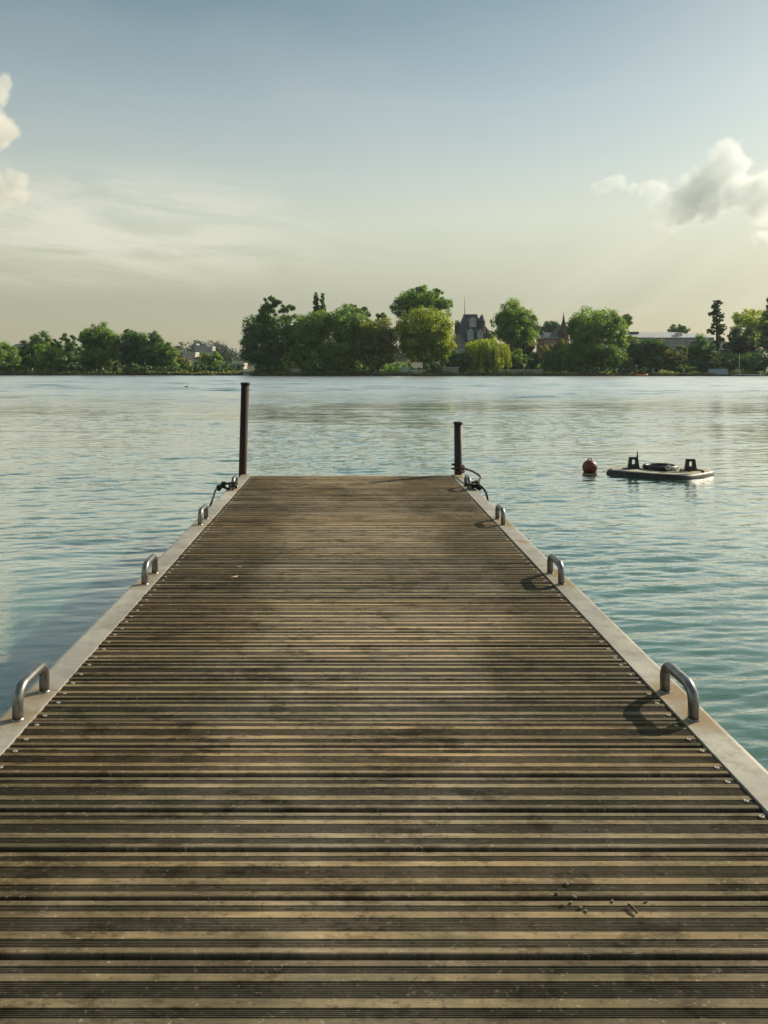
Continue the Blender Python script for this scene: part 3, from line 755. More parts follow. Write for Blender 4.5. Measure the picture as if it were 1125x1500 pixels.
def stage():
    x0,y,z=at_shore(1076,-.9); x1=at_shore(1118,-.9)[0]
    root=empty('landing_stage',((x0+x1)/2,y,0),'low grey landing stage at the water near the white davit','landing stage')
    MB().box((x0,y-.5,.16),(x1,y+1.6,.3)).build('deck',pale,root)
    for k in range(6):
        xx=x0+.2+(x1-x0-.4)*k/5; MB().lathe([(.08,-1),(.08,.158)],(xx,y-.35,0),8).build('leg',iron,root)
    xm,ym,_=at_shore(1083,.4)
    ms=empty('flag_mast',(xm,ym,.3),'thin pale mast standing on the landing stage','mast')
    MB().lathe([(.09,-.3),(.06,1.8),(.035,3.5)],(xm,ym,float(land_z(xm,ym))),8).build('pole',pale,ms)
    MB().lathe([(.02,0),(.07,.06),(.02,.13)],(xm,ym,float(land_z(xm,ym))+3.5),8).build('finial',pale,ms)
    xd,yd,zd=at_shore(1113.5,.3)
    d=empty('boat_davit',(xd,yd,zd),'white davit post with a short arm at the end of the landing stage','davit')
    MB().box((xd-.09,yd-.09,zd-.3),(xd+.09,yd+.09,zd+.75)).build('post',white,d)
    MB().box((xd-.55,yd-.06,zd+.75),(xd+.12,yd+.06,zd+.86)).build('arm',white,d)
stage()
def shore_post():
    x,y,z=at_shore(956.5,.4); r=empty('shore_post',(x,y,z),'grey wooden post standing at the water near the orange boat','post')
    MB().lathe([(.07,-.4),(.07,.9)],(x,y,z),8).build('pole',greypaint,r)
    MB().lathe([(.09,0),(.09,.05),(.02,.1)],(x,y,z+.9),8).build('cap',greypaint,r)
shore_post()
orange = simple('orange_hull', (.45,.16,.07), (.60,.26,.12), 2, .5)
def rowing_boat(label,px,L,hullm,innerm):
    x,y,_=at_shore(px,-1.0)
    root=empty('rowing_boat',(x,y,0),label,'boat')
    rings=[]
    for k in range(11):
        u=-1+2*k/10; hw=.42*math.sqrt(max(.004,1-u*u*.98)); sheer=.30+.12*u*u; keel=-.10+.16*u**4
        rings.append([(x+u*L/2,y-hw,sheer),(x+u*L/2,y-hw*.8,keel+.08),(x+u*L/2,y,keel),(x+u*L/2,y+hw*.8,keel+.08),(x+u*L/2,y+hw,sheer),(x+u*L/2,y+hw*.9,sheer-.01),(x+u*L/2,y,keel+.09),(x+u*L/2,y-hw*.9,sheer-.01)])
    MB().loft(rings).build('hull',hullm,root)
    for u in (-.4,.35): MB().box((x+u*L/2-.1,y-.36,.2),(x+u*L/2+.1,y+.36,.24)).build('bench',innerm,root)
rowing_boat('small orange rowing boat moored below the dark thicket',940,1.9,orange,white)
rowing_boat('tiny white boat moored off the tip of the headland',361,1.0,white,beige)

# ================================================================ JETTY
JY0, JY1 = -3.2, 7.50
XL, XR, RIM = -.985, 1.032, .112
def deck_material():
    m,t,b = new_mat('weathered_deck_boards')
    P = t.node('ShaderNodeTexCoord').outputs['Object']
    v = t.node('ShaderNodeAttribute', attribute_name='across').outputs['Fac']       # 0..1 over one board
    rnd = t.node('ShaderNodeAttribute', attribute_name='board').outputs['Fac']      # one random number per board
    sp = t.node('ShaderNodeSeparateXYZ', inp={0:P})
    # offset the grain per board
    off = t.node('ShaderNodeCombineXYZ', inp={0: t.math('MULTIPLY', rnd, 37.0), 1: t.math('MULTIPLY', rnd, 11.0), 2: 0.0}).outputs[0]
    Q = t.vmath('ADD', P, off).outputs[0]
    grain = t.noise(t.scale(Q,(2.2,70,1)), 1.0, 5, .65)
    fine = t.noise(t.scale(Q,(9,260,1)), 1.0, 3, .6)
    blot = t.noise(t.scale(Q,(3.5,14,1)), 1.0, 5, .6)
    big = t.noise(t.scale(P,(1.15,.75,1)), 1.0, 5, .62)
    mott = t.noise(t.scale(P,(6,5,1)), 1.0, 6, .7)
    def band(a,c,e=.012):
        return t.math('MULTIPLY', t.smooth(v,a-e,a+e), t.smooth(v,c-e,c+e,1.0,0.0))
    bright = t.math('MAXIMUM', band(.235,.352), band(.612,.742))
    thin = t.math('MAXIMUM', band(.03,.115), band(.895,.98))
    tan = t.mix(grain, (.27,.205,.115), (.66,.53,.33))
    tan = t.mix(t.smooth(blot,.45,.75), tan, (.34,.29,.20))
    tan = t.mix(t.smooth(rnd,.55,1.0,0,.35), tan, (.27,.17,.09))
    greyb = t.mix(grain, (.20,.16,.11), (.48,.39,.26))
    dark = t.mix(t.math('ADD', t.math('MULTIPLY',fine,.6), t.math('MULTIPLY',blot,.4)), (.088,.074,.056), (.33,.282,.215))
    rub = t.noise(t.scale(Q,(5,26,1)), 1.0, 7, .72)
    col = t.mix(t.math('MULTIPLY', thin, t.smooth(rub,.30,.58,.25,1.0)), dark, greyb)
    col = t.mix(t.math('MULTIPLY', bright, t.smooth(rub,.32,.56,.30,1.0)), col, tan)
    fleck = t.noise(t.scale(Q,(26,60,1)), 1.0, 4, .7)
    col = t.mix(t.smooth(fleck,.56,.70,0,.55), col, (.045,.038,.025))
    col = t.mix(t.smooth(fleck,.42,.30,0,.30), col, (.42,.36,.25))
    bb = t.math('ADD', t.math('MULTIPLY', rnd, .55), .74)
    wn = t.node('ShaderNodeTexWhiteNoise', noise_dimensions='1D', inp={'W': t.math('MULTIPLY', rnd, 91.7)}).outputs['Value']
    col = t.mix(1.0, col, t.node('ShaderNodeCombineXYZ', inp={0: t.math('MULTIPLY', bb, t.math('MULTIPLY_ADD', wn, .14, .95)), 1: bb, 2: t.math('MULTIPLY', bb, t.math('MULTIPLY_ADD', wn, -.18, 1.06))}).outputs[0], 'MULTIPLY')
    vary = t.noise(t.scale(Q,(1.6,10,1)), 1.0, 4, .6)
    col = t.mix(t.smooth(vary,.42,.64,0,.75), col, t.mix(1.0,col,(.52,.50,.46),'MULTIPLY'))
    # dark damp algae stains in large soft patches, less on the trodden middle
    edge = t.math('ABSOLUTE', t.math('ADD', sp.outputs[0], -.02))
    worn = t.smooth(edge, .15, .95, 0.0, .17)
    st = t.math('ADD', t.math('ADD', t.math('MULTIPLY',big,.8), t.math('MULTIPLY',mott,.28)), t.math('ADD', worn, t.smooth(sp.outputs[0], -.15, -.95, -.02, .07)))
    stain = t.smooth(st, .48, .72)
    stain = t.math('MULTIPLY', stain, t.math('ADD', t.math('MULTIPLY', blot, .7), .45), clamp=True)
    stc = t.mix(t.smooth(mott,.4,.65), (.33,.29,.21), (.25,.26,.15))
    col = t.mix(t.math('MULTIPLY',stain,.92), col, t.mix(1.0,col,stc,'MULTIPLY'))
    # every board has its own damp blotches and worn spots
    own = t.noise(t.scale(Q,(7,13,1)), 1.0, 6, .72)
    col = t.mix(t.smooth(own,.51,.63,0,.75), col, t.mix(1.0,col,(.34,.30,.25),'MULTIPLY'))
    col = t.mix(t.smooth(own,.44,.30,0,.38), col, t.mix(1.0,col,(1.5,1.42,1.3),'MULTIPLY'))
    speck = t.noise(t.scale(P,(75,95,1)), 1.0, 3, .65)
    col = t.mix(t.smooth(speck,.58,.70,0,.55), col, (.035,.030,.022))
    col = t.mix(t.smooth(speck,.40,.28,0,.45), col, (.46,.40,.29))
    # pale dried salt and scuffs
    sc = t.smooth(t.noise(t.scale(Q,(7,30,1)),1.0,6,.75), .64,.76,0,.35)
    col = t.mix(sc, col, (.36,.32,.25))
    t.l.new(col, b.inputs['Base Color'])
    b.inputs['Roughness'].default_value=.82; b.inputs['Specular IOR Level'].default_value=.25
    hgt = t.math('ADD', t.math('MULTIPLY',grain,1.0), t.math('MULTIPLY',fine,.6))
    bn = t.node('ShaderNodeBump', inp={'Height':hgt,'Distance':.0016,'Strength':.9}); t.l.new(bn.outputs[0], b.inputs['Normal'])
    return m

def build_deck(root):
    """every board with its two raised smooth bands and finely grooved bands between"""
    prof=[]
    def groove_zone(a,c,n):
        for k in range(n):
            w_=(c-a)/n; u=a+k*w_
            prof.extend([(u+w_*.08,-.0034),(u+w_*.38,-.0034),(u+w_*.55,-.0014),(u+w_*.85,-.0014)])
    prof += [(0.0,-.024),(0.0,-.004),(.012,-.001),(.03,0),(.112,0)]
    groove_zone(.12,.228,4); prof += [(.236,0),(.35,0)]
    groove_zone(.36,.604,9); prof += [(.612,0),(.742,0)]
    groove_zone(.752,.888,5); prof += [(.895,0),(.97,0),(.988,-.001),(1.0,-.004),(1.0,-.024)]
    y=JY1-.02; V=[];Fc=[];across=[];board=[]
    info=[]
    r_=random.Random(3)
    xs=[XL+.006, -.5, 0, .5, XR-.006]
    while y > JY0:
        w_=.1435; gap=r_.choice([.0035,.005,.006,.0075,.009,.0045,.011])
        if y<4.2: gap=r_.uniform(.0085,.0130)
        y0=y-w_; dz=r_.uniform(-.0015,.0015); tilt=r_.uniform(-.001,.001); rn=r_.random()
        skew=r_.uniform(-.0018,.0018)
        n=len(prof); base=len(V)
        for i,x in enumerate(xs):
            xx=x+(r_.uniform(-.004,.003) if i in (0,4) else 0)
            for (u,z) in prof:
                # across: 0 at the far edge, 1 at the near edge
                V.append((xx,y-u*w_+skew*x,DZ+z+dz+tilt*(u-.5)*4)); across.append(u); board.append(rn)
        for i in range(len(xs)-1):
            for k in range(n-1):
                a=base+i*n+k; Fc.append((a,a+1,a+n+1,a+n))
        Fc.append(tuple(base+k for k in range(n))); Fc.append(tuple(base+(len(xs)-1)*n+k for k in reversed(range(n))))
        info.append((y,w_,dz)); y=y0-gap
    me=bpy.data.meshes.new('deck'); me.from_pydata(V,[],Fc); me.update()
    for nm,arr in (('across',across),('board',board)):
        a=me.attributes.new(nm,'FLOAT','POINT'); a.data.foreach_set('value',np.array(arr,dtype=np.float32))
    me.materials.append(deck_material())
    o=bpy.data.objects.new('deck',me); COL.objects.link(o); o.parent=root; o.matrix_parent_inverse=Matrix.Translation(-Vector(root.location))
    return info

HANDLE_Y=[2.42,3.86,5.27,6.72]
def rim_material():
    m,t,b=new_mat('weathered_steel_rim')
    P=t.node('ShaderNodeTexCoord').outputs['Object']
    ru=t.node('ShaderNodeAttribute',attribute_name='rust').outputs['Fac']
    sy_=t.node('ShaderNodeSeparateXYZ',inp={0:P}).outputs[1]
    n1=t.noise(P,2.3,6,.65); n2=t.noise(P,28,5,.7); n3=t.noise(t.scale(P,(12,1.6,1)),3,5,.65)
    c=t.mix(t.smooth(n1,.3,.7),(.27,.26,.235),(.44,.425,.375))
    c=t.mix(t.smooth(n3,.5,.72,0,.5),c,(.27,.25,.21))
    seam=t.smooth(t.math('PINGPONG',t.math('ADD',sy_,.35),1.44),.0,.007,.75,0.0)
    c=t.mix(t.smooth(t.noise(t.scale(P,(5,5,1)),2.0,7,.75),.46,.64,0,.75),c,(.22,.205,.17))
    c=t.mix(seam,c,(.05,.045,.035))
    c=t.mix(t.smooth(n2,.60,.72,0,.55),c,(.20,.17,.13))
    rr=t.math('MULTIPLY',ru,t.smooth(n1,.25,.75,.5,1.5)); rr=t.math('MULTIPLY',rr,t.smooth(n2,.2,.8,.6,1.3),clamp=True)
    c=t.mix(t.smooth(rr,.08,.9),c,t.mix(n2,(.13,.08,.035),(.34,.25,.13)))
    t.l.new(c,b.inputs['Base Color']); b.inputs['Roughness'].default_value=.62
    bn=t.node('ShaderNodeBump',inp={'Height':n2,'Distance':.001,'Strength':.5}); t.l.new(bn.outputs[0],b.inputs['Normal'])
    return m
RIMM=rim_material()
def build_rim(root,xi,sgn):
    """flat steel side rail: top plate with a rolled outer edge and a hanging flange"""
    ys=np.linspace(JY0,JY1+.06,260); prof=[(0,-.03),(0,.004),(.02,.004),(.045,.004),(.07,.004),(.092,.004),(.104,.001),(RIM,-.008),(RIM,-.05),(RIM+.002,-.16),(RIM-.01,-.16),(RIM-.012,-.03)]
    V=[];ru=[]
    hx=.04
    for y in ys:
        for (u,z) in prof:
            V.append((xi+sgn*u,y,DZ+z))
            d=0
            for hy in HANDLE_Y+[JY1-.02]:
                for q in (-.1,.1):
                    d=max(d,math.exp(-(((y-hy-q*.85)/.10)**2+((u-hx-.02)/.075)**2)))
            if sgn>0: d=max(d,.8*math.exp(-(((y-4.68)/.06)**2+((u-.05)/.05)**2)))
            else: d*=.75
            ru.append(d)
    n=len(prof);Fc=[]
    for j in range(len(ys)-1):
        for k in range(n):
            k2=(k+1)%n; q=(j*n+k,j*n+k2,(j+1)*n+k2,(j+1)*n+k); Fc.append(q if sgn<0 else q[::-1])
    Fc.append(tuple(range(n)) if sgn>0 else tuple(reversed(range(n)))); Fc.append(tuple((len(ys)-1)*n+k for k in (reversed(range(n)) if sgn>0 else range(n))))
    me=bpy.data.meshes.new('side_rail'); me.from_pydata(V,[],Fc); me.update()
    a=me.attributes.new('rust','FLOAT','POINT'); a.data.foreach_set('value',np.array(ru,dtype=np.float32))
    me.materials.append(RIMM); o=bpy.data.objects.new('side_rail',me); COL.objects.link(o); o.parent=root; o.matrix_parent_inverse=Matrix.Translation(-Vector(root.location))

galv=simple('galvanised_steel',(.16,.165,.17),(.30,.30,.29),22,.38,.85,bump=.0006)
def build_handle(root,x,y,src=None):
    if src is None:
        mb=MB(); L,H,R,rad=.20,.112,.045,.0165
        pts=[(0,-L/2,-.02),(0,-L/2,H-R-.016)]
        for k in range(1,8):
            a=math.pi/2*k/8; pts.append((0,-L/2+R*(1-math.cos(a)),H-R-.016+R*math.sin(a)))
        pts.append((0,-L/2+R,H-.016)); pts.append((0,L/2-R,H-.016))
        for k in range(1,8):
            a=math.pi/2*k/8; pts.append((0,L/2-R+R*math.sin(a),H-.016-R*(1-math.cos(a))))
        pts+=[(0,L/2,H-R-.016),(0,L/2,-.02)]
        mb.tube(pts,rad,16)
        for q in (-L/2,L/2): mb.lathe([(.0195,.0),(.0185,.003),(.0168,.005)],(0,q,0),16,caps=False)
        o=mb.build('handle',galv,root)
        me=o.data
    else:
        o=src.copy(); COL.objects.link(o); o.parent=root
    o.parent=root; o.matrix_parent_inverse=Matrix.Translation(-Vector(root.location)); o.location=(x,y,DZ+.0045)
    o.rotation_euler=(0,0,random.uniform(-.02,.02)); return o

jetty=empty('jetty',(.02,3,0),'long timber-decked jetty with pale steel rims running out into the lake','jetty')
boards=build_deck(jetty)
build_rim(jetty,XL,-1); build_rim(jetty,XR,1)
h0=None
for y in HANDLE_Y:
    for x in (XL-.042,XR+.036):
        h=build_handle(jetty,x,y,h0); h0=h0 or h
# end plate closing the rails, cross beams and floats underneath
MB().box((XL+.003,JY1-.012,DZ-.16),(XR-.003,JY1+.055,DZ-.006)).build('end_beam',RIMM,jetty)
darkwood=simple('wet_timber',(.02,.017,.013),(.05,.042,.03),6,.8)
for yy in (-2.4,-.4,1.6,3.6,5.6,7.2):
    MB().box((XL+.01,yy,DZ-.15),(XR-.01,yy+.12,DZ-.03)).build('cross_beam',darkwood,jetty)
for x0 in (XL-.04,XR-.5):
    MB().box((x0,JY0+.1,-.22),(x0+.54,JY1-.15,DZ-.162)).build('float',darkwood,jetty)
# screws, two at each board end: the nearest hundred as parts, the rest as one
screwm=simple('screw_steel',(.26,.25,.23),(.40,.38,.35),60,.65,.3)
sc=MB().lathe([(.0068,-.002),(.0068,.0010),(.0055,.0018),(.0035,.0018),(.0024,.0006)],(0,0,0),12)
spots=[]
for (y,w_,dz) in boards:
    for u in (.17,.765):
        for x in (XL+.03+random.uniform(-.004,.004),XR-.027+random.uniform(-.004,.004)):
            spots.append((x,y-u*w_+random.uniform(-.004,.004),DZ+dz))
vis=[p for p in spots if p[1]>1.75]; vis.sort(key=lambda p:p[1])
first=None
for p in vis[:100]:
    if first is None: o=sc.build('screw',screwm,jetty); first=o
    else: o=first.copy(); COL.objects.link(o); o.parent=jetty; o.matrix_parent_inverse=Matrix.Translation(-Vector(jetty.location))
    o.location=p
rest=MB()
for p in vis[100:]+[q for q in spots if q[1]<=1.75]:
    rest.lathe([(.0068,-.002),(.0068,.0010),(.0055,.0018),(.0035,.0018),(.0024,.0006)],p,8)
tag(rest.build('screws',screwm,jetty),kind='stuff')

# ---- mooring posts
rust=simple('rusty_steel_pile',(.016,.010,.008),(.045,.020,.013),5,.75,.2,bump=.002,stretch=(1,1,.4))
tar=simple('blackened_steel_pile',(.014,.013,.013),(.045,.035,.032),6,.6,.2,bump=.002,stretch=(1,1,.4))
def post(label,x,y,ztop,lean,m,r=.042):
    root=empty('mooring_post',(x,y,0),label,'mooring post','two mooring posts at the jetty end')
    mb=MB(); mb.tube([(x-lean*.6,y,-2.0),(x,y,DZ),(x+lean,y,ztop)],[r*.95,r*.95,r],24); mb.build('pole',m,root)
    MB().lathe([(r*1.04,-.016),(r*1.14,-.012),(r*1.16,.006),(r*1.10,.012),(r*.3,.014)],(x+lean,y,ztop),24).build('cap',m,root)
pl=at(355.3,697,7.62); pr=at(671.2,697,7.62)
post('taller rust-brown mooring post leaning slightly at the jetty corner',pl[0],7.62,at(0,562,7.62)[2],.028,rust)
post('shorter black mooring post with a red rope round its foot',pr[0],7.62,at(0,619.5,7.62)[2],.0,tar)

# ---- ropes
blackrope=simple('black_rope',(.010,.011,.010),(.035,.036,.032),90,.9)
redrope=simple('dark_red_rope',(.045,.010,.009),(.095,.024,.02),90,.85)
def curve_pts(pts,n=8):
    out=[]; P_=[Vector(p) for p in pts]; P_=[P_[0]]+P_+[P_[-1]]
    for i in range(1,len(P_)-2):
        for k in range(n):
            t_=k/n; a,b,c,d=P_[i-1],P_[i],P_[i+1],P_[i+2]
            out.append(.5*((2*b)+(c-a)*t_+(2*a-5*b+4*c-d)*t_*t_+(3*b-a-3*c+d)*t_**3))
    out.append(P_[-2]); return out
def knot(mb,c,r,rad,seed):
    rr=random.Random(seed)
    for q in range(3):
        tilt=Matrix.Rotation(rr.uniform(0,3),3,'X')@Matrix.Rotation(rr.uniform(0,3),3,'Y')
        mb.tube([Vector(c)+Vector((rr.uniform(-.3,.3)*r,rr.uniform(-.3,.3)*r,0))+tilt@Vector((r*math.cos(a),r*math.sin(a),.01*math.sin(3*a))) for a in np.linspace(0,6.4,16)],rad,8)
ZR=DZ+.004
hl=(XL-.042,HANDLE_Y[3],ZR)
m=MB(); base=Vector(hl)
m.tube([base+Vector((0,-.10,.02))+Vector((.028*math.cos(a),.028*math.sin(a),.004*a)) for a in np.linspace(0,12.6,30)],.011,8)
kc=base+Vector((-.085,-.09,.045))
m.tube(curve_pts([base+Vector((-.02,-.11,.05)),base+Vector((-.05,-.11,.058)),kc]),.010,8)
m.tube(curve_pts([base+Vector((-.02,-.11,.015)),base+Vector((-.05,-.12,.016)),kc+Vector((0,0,-.02))]),.010,8)
knot(m,kc,.022,.010,5); knot(m,kc+Vector((-.03,-.05,-.02)),.017,.010,8)
m.tube(curve_pts([kc,kc+Vector((-.05,-.09,-.03)),kc+Vector((-.045,-.25,-.07)),kc+Vector((-.02,-.7,-.13)),kc+Vector((-.01,-1.3,-.20)),kc+Vector((-.03,-1.6,-.6))]),.009,8)
tag(m.build('mooring_rope',blackrope),'black mooring rope knotted to the last grab handle below the taller post','rope')
hr=Vector((XR+.036,HANDLE_Y[3],ZR)); prv=Vector((pr[0],7.62,ZR))
kc=hr+Vector((.066,-.03,.04))
m=MB()
m.tube([prv+Vector((.060*math.cos(a),.060*math.sin(a),.03+.007*a)) for a in np.linspace(-2,10.6,44)],.011,8)
m.tube(curve_pts([prv+Vector((.03,-.055,.065)),prv+Vector((.05,-.15,.07)),prv+Vector((.085,-.45,.08)),prv+Vector((.095,-.75,.075)),kc]),.0095,8)
tag(m.build('mooring_rope',redrope),'dark red rope looped round the shorter post and arching to the knot','rope')
m=MB(); knot(m,kc,.028,.011,2); knot(m,kc+Vector((-.03,.02,-.01)),.022,.011,4); knot(m,kc+Vector((.022,-.05,-.02)),.018,.010,9)
m.tube(curve_pts([hr+Vector((-.035,-.1,.05)),hr+Vector((.0,-.125,.05)),hr+Vector((.04,-.1,.052)),kc]),.011,8)
m.tube(curve_pts([kc,kc+Vector((.05,-.08,-.02)),kc+Vector((.07,-.20,-.10)),kc+Vector((.065,-.24,-.4)),kc+Vector((.06,-.22,-.62))]),.010,8)
tag(m.build('rope_knot',blackrope),'bulky black rope knot tied to the last handle by the shorter post','rope')

# ---- litter on the boards
barkm=simple('litter_bark',(.05,.04,.028),(.16,.13,.09),120,.9); stonem=simple('litter_stone',(.12,.115,.10),(.30,.285,.24),90,.9)
def lump(r,seed,sq=(1,.65,.35)):
    rr=np.random.default_rng(seed); mb=MB(); rings=[]
    for k in range(6):
        ph=-math.pi/2+math.pi*k/5; rings.append([(r*sq[0]*max(.05,math.cos(ph))*math.cos(a)*(1+rr.uniform(-.25,.25)),r*sq[1]*max(.05,math.cos(ph))*math.sin(a)*(1+rr.uniform(-.25,.25)),r*sq[2]*(math.sin(ph)+.8)) for a in np.linspace(0,2*math.pi,9)[:-1]])
    return mb.loft(rings)
for k,(px,py,r) in enumerate([(830,1295,.006),(816,1309,.005),(841,1314,.006),(850,1330,.006),(858,1334,.0045),(824,1326,.004),(897,1320,.004),(946,1321,.004),(836,1322,.005)]):
    o=lump(r,k).build('pebble',stonem if k%2==0 else barkm); o.location=on_deck(px,py); o.location.z-=.0008; o.rotation_euler.z=k*1.3
    tag(o,'small grey-brown crumb in the scatter of grit on the foremost boards','crumb','scattered crumbs of grit on the foremost boards')
o=MB().tube([(-.012,.004,.003),(0,0,.005),(.012,-.005,.003)],[.0025,.003,.002],7).build('twig',barkm); o.location=on_deck(927,1333); o.rotation_euler.z=-.9
tag(o,'short dark twig lying beside the scatter of grit on the boards','twig')
leafm=simple('dry_leaf',(.45,.33,.18),(.60,.48,.30),60,.8)
for k,(px,py) in enumerate([(350,831),(343,846)]):
    o=MB().add([(-.022,0,.002),(-.006,-.009,.006),(.016,-.004,.003),(.022,.003,.008),(.004,.010,.005)],[(0,1,2,3,4)]).build('fallen_leaf',leafm)
    sm=o.modifiers.new('thick','SOLIDIFY'); sm.thickness=.0012
    o.location=on_deck(px,py); o.rotation_euler.z=k*.8-.3
    tag(o,('pale dry leaf on the boards, farther of two lying close together','pale dry leaf on the boards, nearer of two lying close together')[k],'leaf','two dry leaves on the boards')

# ================================================================ BUOY, RAFT, DUCK
buoym=simple('faded_red_buoy',(.11,.022,.017),(.19,.048,.034),9,.5)
bx,by,_=on_water(864,691.5)
root=empty('mooring_buoy',(bx,by,0),'dull red ball buoy floating beside the dark raft','buoy')
r=.112; MB().lathe([(r*math.cos(a)+.0005,r*math.sin(a)+.072) for a in np.linspace(-math.pi/2,math.pi/2,22)],(bx,by,0),32).build('ball',buoym,root)
MB().tube([Vector((bx+.03*math.cos(a),by,.188+.024*math.sin(a))) for a in np.linspace(-.2,3.4,12)],.008,8).build('eyelet',buoym,root)

reflm=simple('white_reflector',(.80,.80,.78),(.88,.88,.86),5,.4)
def raft():
    cx_,cy_=on_water(967,695)[0],11.0
    root=empty('swimming_raft',(cx_,cy_,0),'flat dark raft with two upright hooped plates and a black ring','raft')
    grey=simple('raft_deck',(.24,.235,.19),(.44,.41,.33),7,.7); rub=simple('raft_rubber',(.010,.012,.010),(.035,.038,.032),12,.5)
    yel=simple('raft_sand_paint',(.34,.27,.12),(.48,.40,.20),8,.8); blk=simple('raft_black',(.008,.009,.010),(.025,.025,.025),20,.5)
    out=[(-.77,.10),(-.70,-.06),(-.18,-.36),(.12,-.40),(.36,-.30),(.72,-.06),(.77,.06),(.66,.22),(.2,.40),(-.25,.42),(-.66,.26)]
    P_=curve_pts([(x,y,0) for x,y in out+out[:1]],3)[:-1]
    def ring(sc,z): return [(cx_+p.x*sc,cy_+p.y*1.18*sc,z) for p in P_]
    MB().loft([ring(.95,-.10),ring(1.0,-.05),ring(1.005,.03),ring(.985,.075),ring(.94,.088)]).build('float',rub,root)
    MB().loft([ring(.938,.086),ring(.93,.097),ring(.90,.099)]).build('deck',grey,root)
    y=MB(); y.loft([[(cx_+a,cy_+b,z) for a,b in ((.14,-.33),(.36,-.26),(.62,-.06),(.50,.06),(.22,-.14))] for z in (.0985,.103)],False); y.build('painted_patch',yel,root)
    rg=MB(); rg.tube([(cx_+.0+.215*math.cos(a),cy_+.06+.19*math.sin(a),.135) for a in np.linspace(0,2*math.pi,40)],.034,10); rg.build('ring',blk,root)
    MB().lathe([(.18,.098),(.18,.108)],(cx_+0,cy_+.06,0),28).build('hatch',blk,root)
    for (hx,hy,top) in ((-.37,.12,.27),(.37,-.12,.28)):
        hp=MB(); w0,w1=.085,.06
        for (sgn) in (-1,1):
            hp.loft([[(cx_+hx+sgn*a,cy_+hy+d,.098+z) for a,z in q] for d,q in ((-.03,((w0,0),(.032,0),(.026,.17),(w1,.17))),(.03,((w0,0),(.032,0),(.026,.17),(w1,.17))))],False)
        hp.box((cx_+hx-w1,cy_+hy-.03,.238),(cx_+hx+w1,cy_+hy+.03,.272)).box((cx_+hx-.036,cy_+hy-.0295,.10),(cx_+hx+.036,cy_+hy+.0295,.165))
        hp.box((cx_+hx-.15,cy_+hy-.04,.0975),(cx_+hx+.10,cy_+hy+.04,.112))
        h_=hp.build('hoop_plate',blk,root,.004)
        rf=MB().box((cx_+hx-.026,cy_+hy-.028,.172),(cx_+hx+.024,cy_+hy-.008,.226)).build('reflector',reflm,root); rf.parent=h_; rf.matrix_parent_inverse=Matrix.Translation(-Vector(root.location))
    MB().tube([(cx_-.31,cy_+.12,.27),(cx_-.312,cy_+.12,.33),(cx_-.318,cy_+.12,.375)],[.014,.008,.003],6).build('spike',blk,root)
    st=MB()
    for x_ in (.30,.52): 
        st.tube(curve_pts([(cx_+x_-.02,cy_+.0,.104),(cx_+x_,cy_-.20,.106),(cx_+x_+.01,cy_-.31+(.18 if x_>.4 else .0),.075),(cx_+x_+.01,cy_-.335+(.18 if x_>.4 else .0),.0)]),.012,8)
    st.build('strap',blk,root)
    root.location.z = -.022
    kn=MB(); knot(kn,(cx_+.01,cy_-.20,.135),.03,.012,3); knot(kn,(cx_+.09,cy_-.22,.115),.024,.010,6); kn.build('cleat_rope',white,root)
raft()

def duck():
    x,y,_=on_water(273,567.5)
    root=empty('duck',(x,y,0),'small dark duck swimming far out before the lower shore','duck')
    plum=simple('duck_plumage',(.02,.017,.013),(.07,.055,.04),30,.8); bill=simple('duck_bill',(.12,.09,.02),(.2,.15,.04),30,.5)
    mb=MB(); s=.9
    body=[(-.17,.075,.012),(-.14,.07,.03),(-.07,.055,.062),(.02,.05,.072),(.09,.058,.055),(.12,.085,.036),(.13,.125,.027),(.135,.16,.028),(.15,.185,.034),(.175,.188,.026),(.19,.182,.010)]
    rings=[[(x+px_*s,y+r_*math.cos(a)*s,(z_+r_*math.sin(a)*.9)*s) for a in np.linspace(0,2*math.pi,11)[:-1]] for px_,z_,r_ in body]
    mb.loft(rings).build('body',plum,root)
    MB().loft([[(x+px_*s,y+r_*math.cos(a)*s,(z_+.5*r_*math.sin(a))*s) for a in np.linspace(0,2*math.pi,9)[:-1]] for px_,z_,r_ in ((.185,.182,.010),(.205,.178,.012),(.225,.174,.008))]).build('bill',bill,root)
duck()

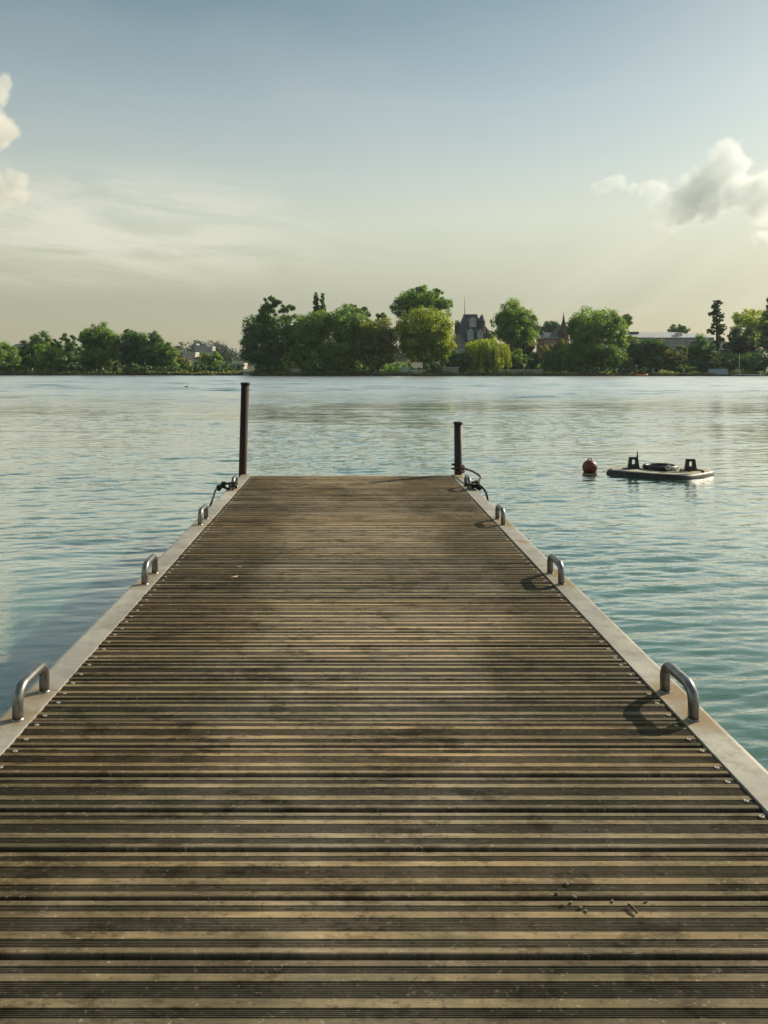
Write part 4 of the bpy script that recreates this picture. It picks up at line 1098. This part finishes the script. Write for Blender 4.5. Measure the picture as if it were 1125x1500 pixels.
# ================================================================ CLOUDS
def cloud(label, Yc, blobs, dens, seed=0, tint=(.80,.855,.88,1)):
    """puffs (px,py,r px, depth offset m): vapour thins outwards from every puff and is curdled by noise"""
    s=Yc/F; mb=MB()
    m=bpy.data.materials.new('cloud_vapour'); m.use_nodes=True; t=NT(m.node_tree); t.n.clear()
    out=t.node('ShaderNodeOutputMaterial')
    P=t.node('ShaderNodeNewGeometry').outputs['Position']
    big=t.noise(P,.011,6,.60,out='Color'); 
    Q=t.vmath('ADD',P,t.vmath('SCALE',t.vmath('SUBTRACT',big,(.5,.5,.5)).outputs[0],scale=80.0).outputs[0]).outputs[0]
    f=None
    for (px,py,rp,dy) in blobs:
        x,_,z=at(px,py,Yc); r=rp*s*1.12
        mb.lathe([(max(.5,1.45*r*math.cos(a)),1.45*r*math.sin(a)) for a in np.linspace(-math.pi/2,math.pi/2,9)],(x,Yc+dy,z),12)
        d=t.vmath('DISTANCE',Q,(x,Yc+dy,z)).outputs['Value']
        g=t.math('MULTIPLY_ADD',d,-1.0/r,1.0)
        f=g if f is None else t.math('SMOOTH_MAX',f,g,.12)
    fine=t.noise(P,.045,5,.62)
    v=t.math('ADD',f,t.math('MULTIPLY',t.math('SUBTRACT',fine,.5),1.0))
    d=t.math('MULTIPLY',t.smooth(v,.0,.42),dens)
    vol=t.node('ShaderNodeVolumePrincipled',inp={'Color':tint,'Density':d,'Anisotropy':.4})
    t.l.new(vol.outputs[0],out.inputs['Volume'])
    m.cycles.volume_step_rate=.22
    o=mb.build('cloud',m)
    q=o.modifiers.new('fuse','REMESH'); q.mode='VOXEL'; q.voxel_size=10
    tag(o,label,'cloud'); return o
cloud('towering cumulus cloud with bright crown and a long grey tail over the villa shore',1500,
  [(1066,228,22,0),(1080,240,20,0),(1052,250,30,0),(1036,272,34,10),(1075,262,24,20),(1015,290,32,0),(985,300,26,10),(1000,315,24,0),(1045,305,26,20),(1080,290,24,30),(1110,280,26,30),(1140,270,30,40),(1105,255,16,50),(965,283,18,0),(945,284,11,0),(925,281,9,0),(903,274,15,0),(888,276,13,0),(872,280,9,0),(1130,300,22,20)],.024,1)
cloud('small grey cloud scrap below the towering cumulus at the picture edge',1500,[(1112,347,12,0),(1128,343,15,0),(1145,340,16,0)],.020,2)
cloud('upper cream cumulus puff cut by the picture edge over the lower shore',1500,[(5,122,13,0),(-10,135,22,0),(-30,130,28,0),(2,178,18,0),(12,192,15,0),(-15,185,30,0),(-40,170,40,0),(-5,205,20,0)],.034,3,(.95,.955,.95,1))
cloud('lower cream cumulus puff with knobbly top under the upper one',1500,[(36,262,14,0),(22,258,11,0),(12,275,18,0),(35,282,13,0),(-8,270,20,0),(-30,262,26,0),(0,290,16,0),(-20,290,20,0)],.036,4,(.95,.955,.95,1))

# ================================================================ HAZE
def haze():
    m=bpy.data.materials.new('thin_haze'); m.use_nodes=True; t=NT(m.node_tree); t.n.clear()
    out=t.node('ShaderNodeOutputMaterial')
    v=t.node('ShaderNodeVolumePrincipled',inp={'Color':(.80,.91,1.0,1),'Density':.00015,'Anisotropy':.2})
    t.l.new(v.outputs[0],out.inputs['Volume'])
    o=MB().box((-720,-270,-3.0),(720,930,26)).build('haze',m); tag(o,kind='stuff')
haze()

# ================================================================ RENDER SETTINGS
c=scene.cycles
c.max_bounces=8; c.diffuse_bounces=3; c.glossy_bounces=3; c.transmission_bounces=3; c.transparent_max_bounces=8; c.volume_bounces=5
c.use_denoising=True; c.denoiser='OPENIMAGEDENOISE'
c.volume_step_rate=1.0; c.volume_max_steps=256
c.caustics_reflective=False; c.caustics_refractive=False
c.sample_clamp_indirect=6
vs=scene.view_settings; scene.display_settings.display_device='sRGB'
vs.view_transform='Standard'; vs.look='None'; vs.exposure=0.28; vs.gamma=1.0; vs.use_curve_mapping=False
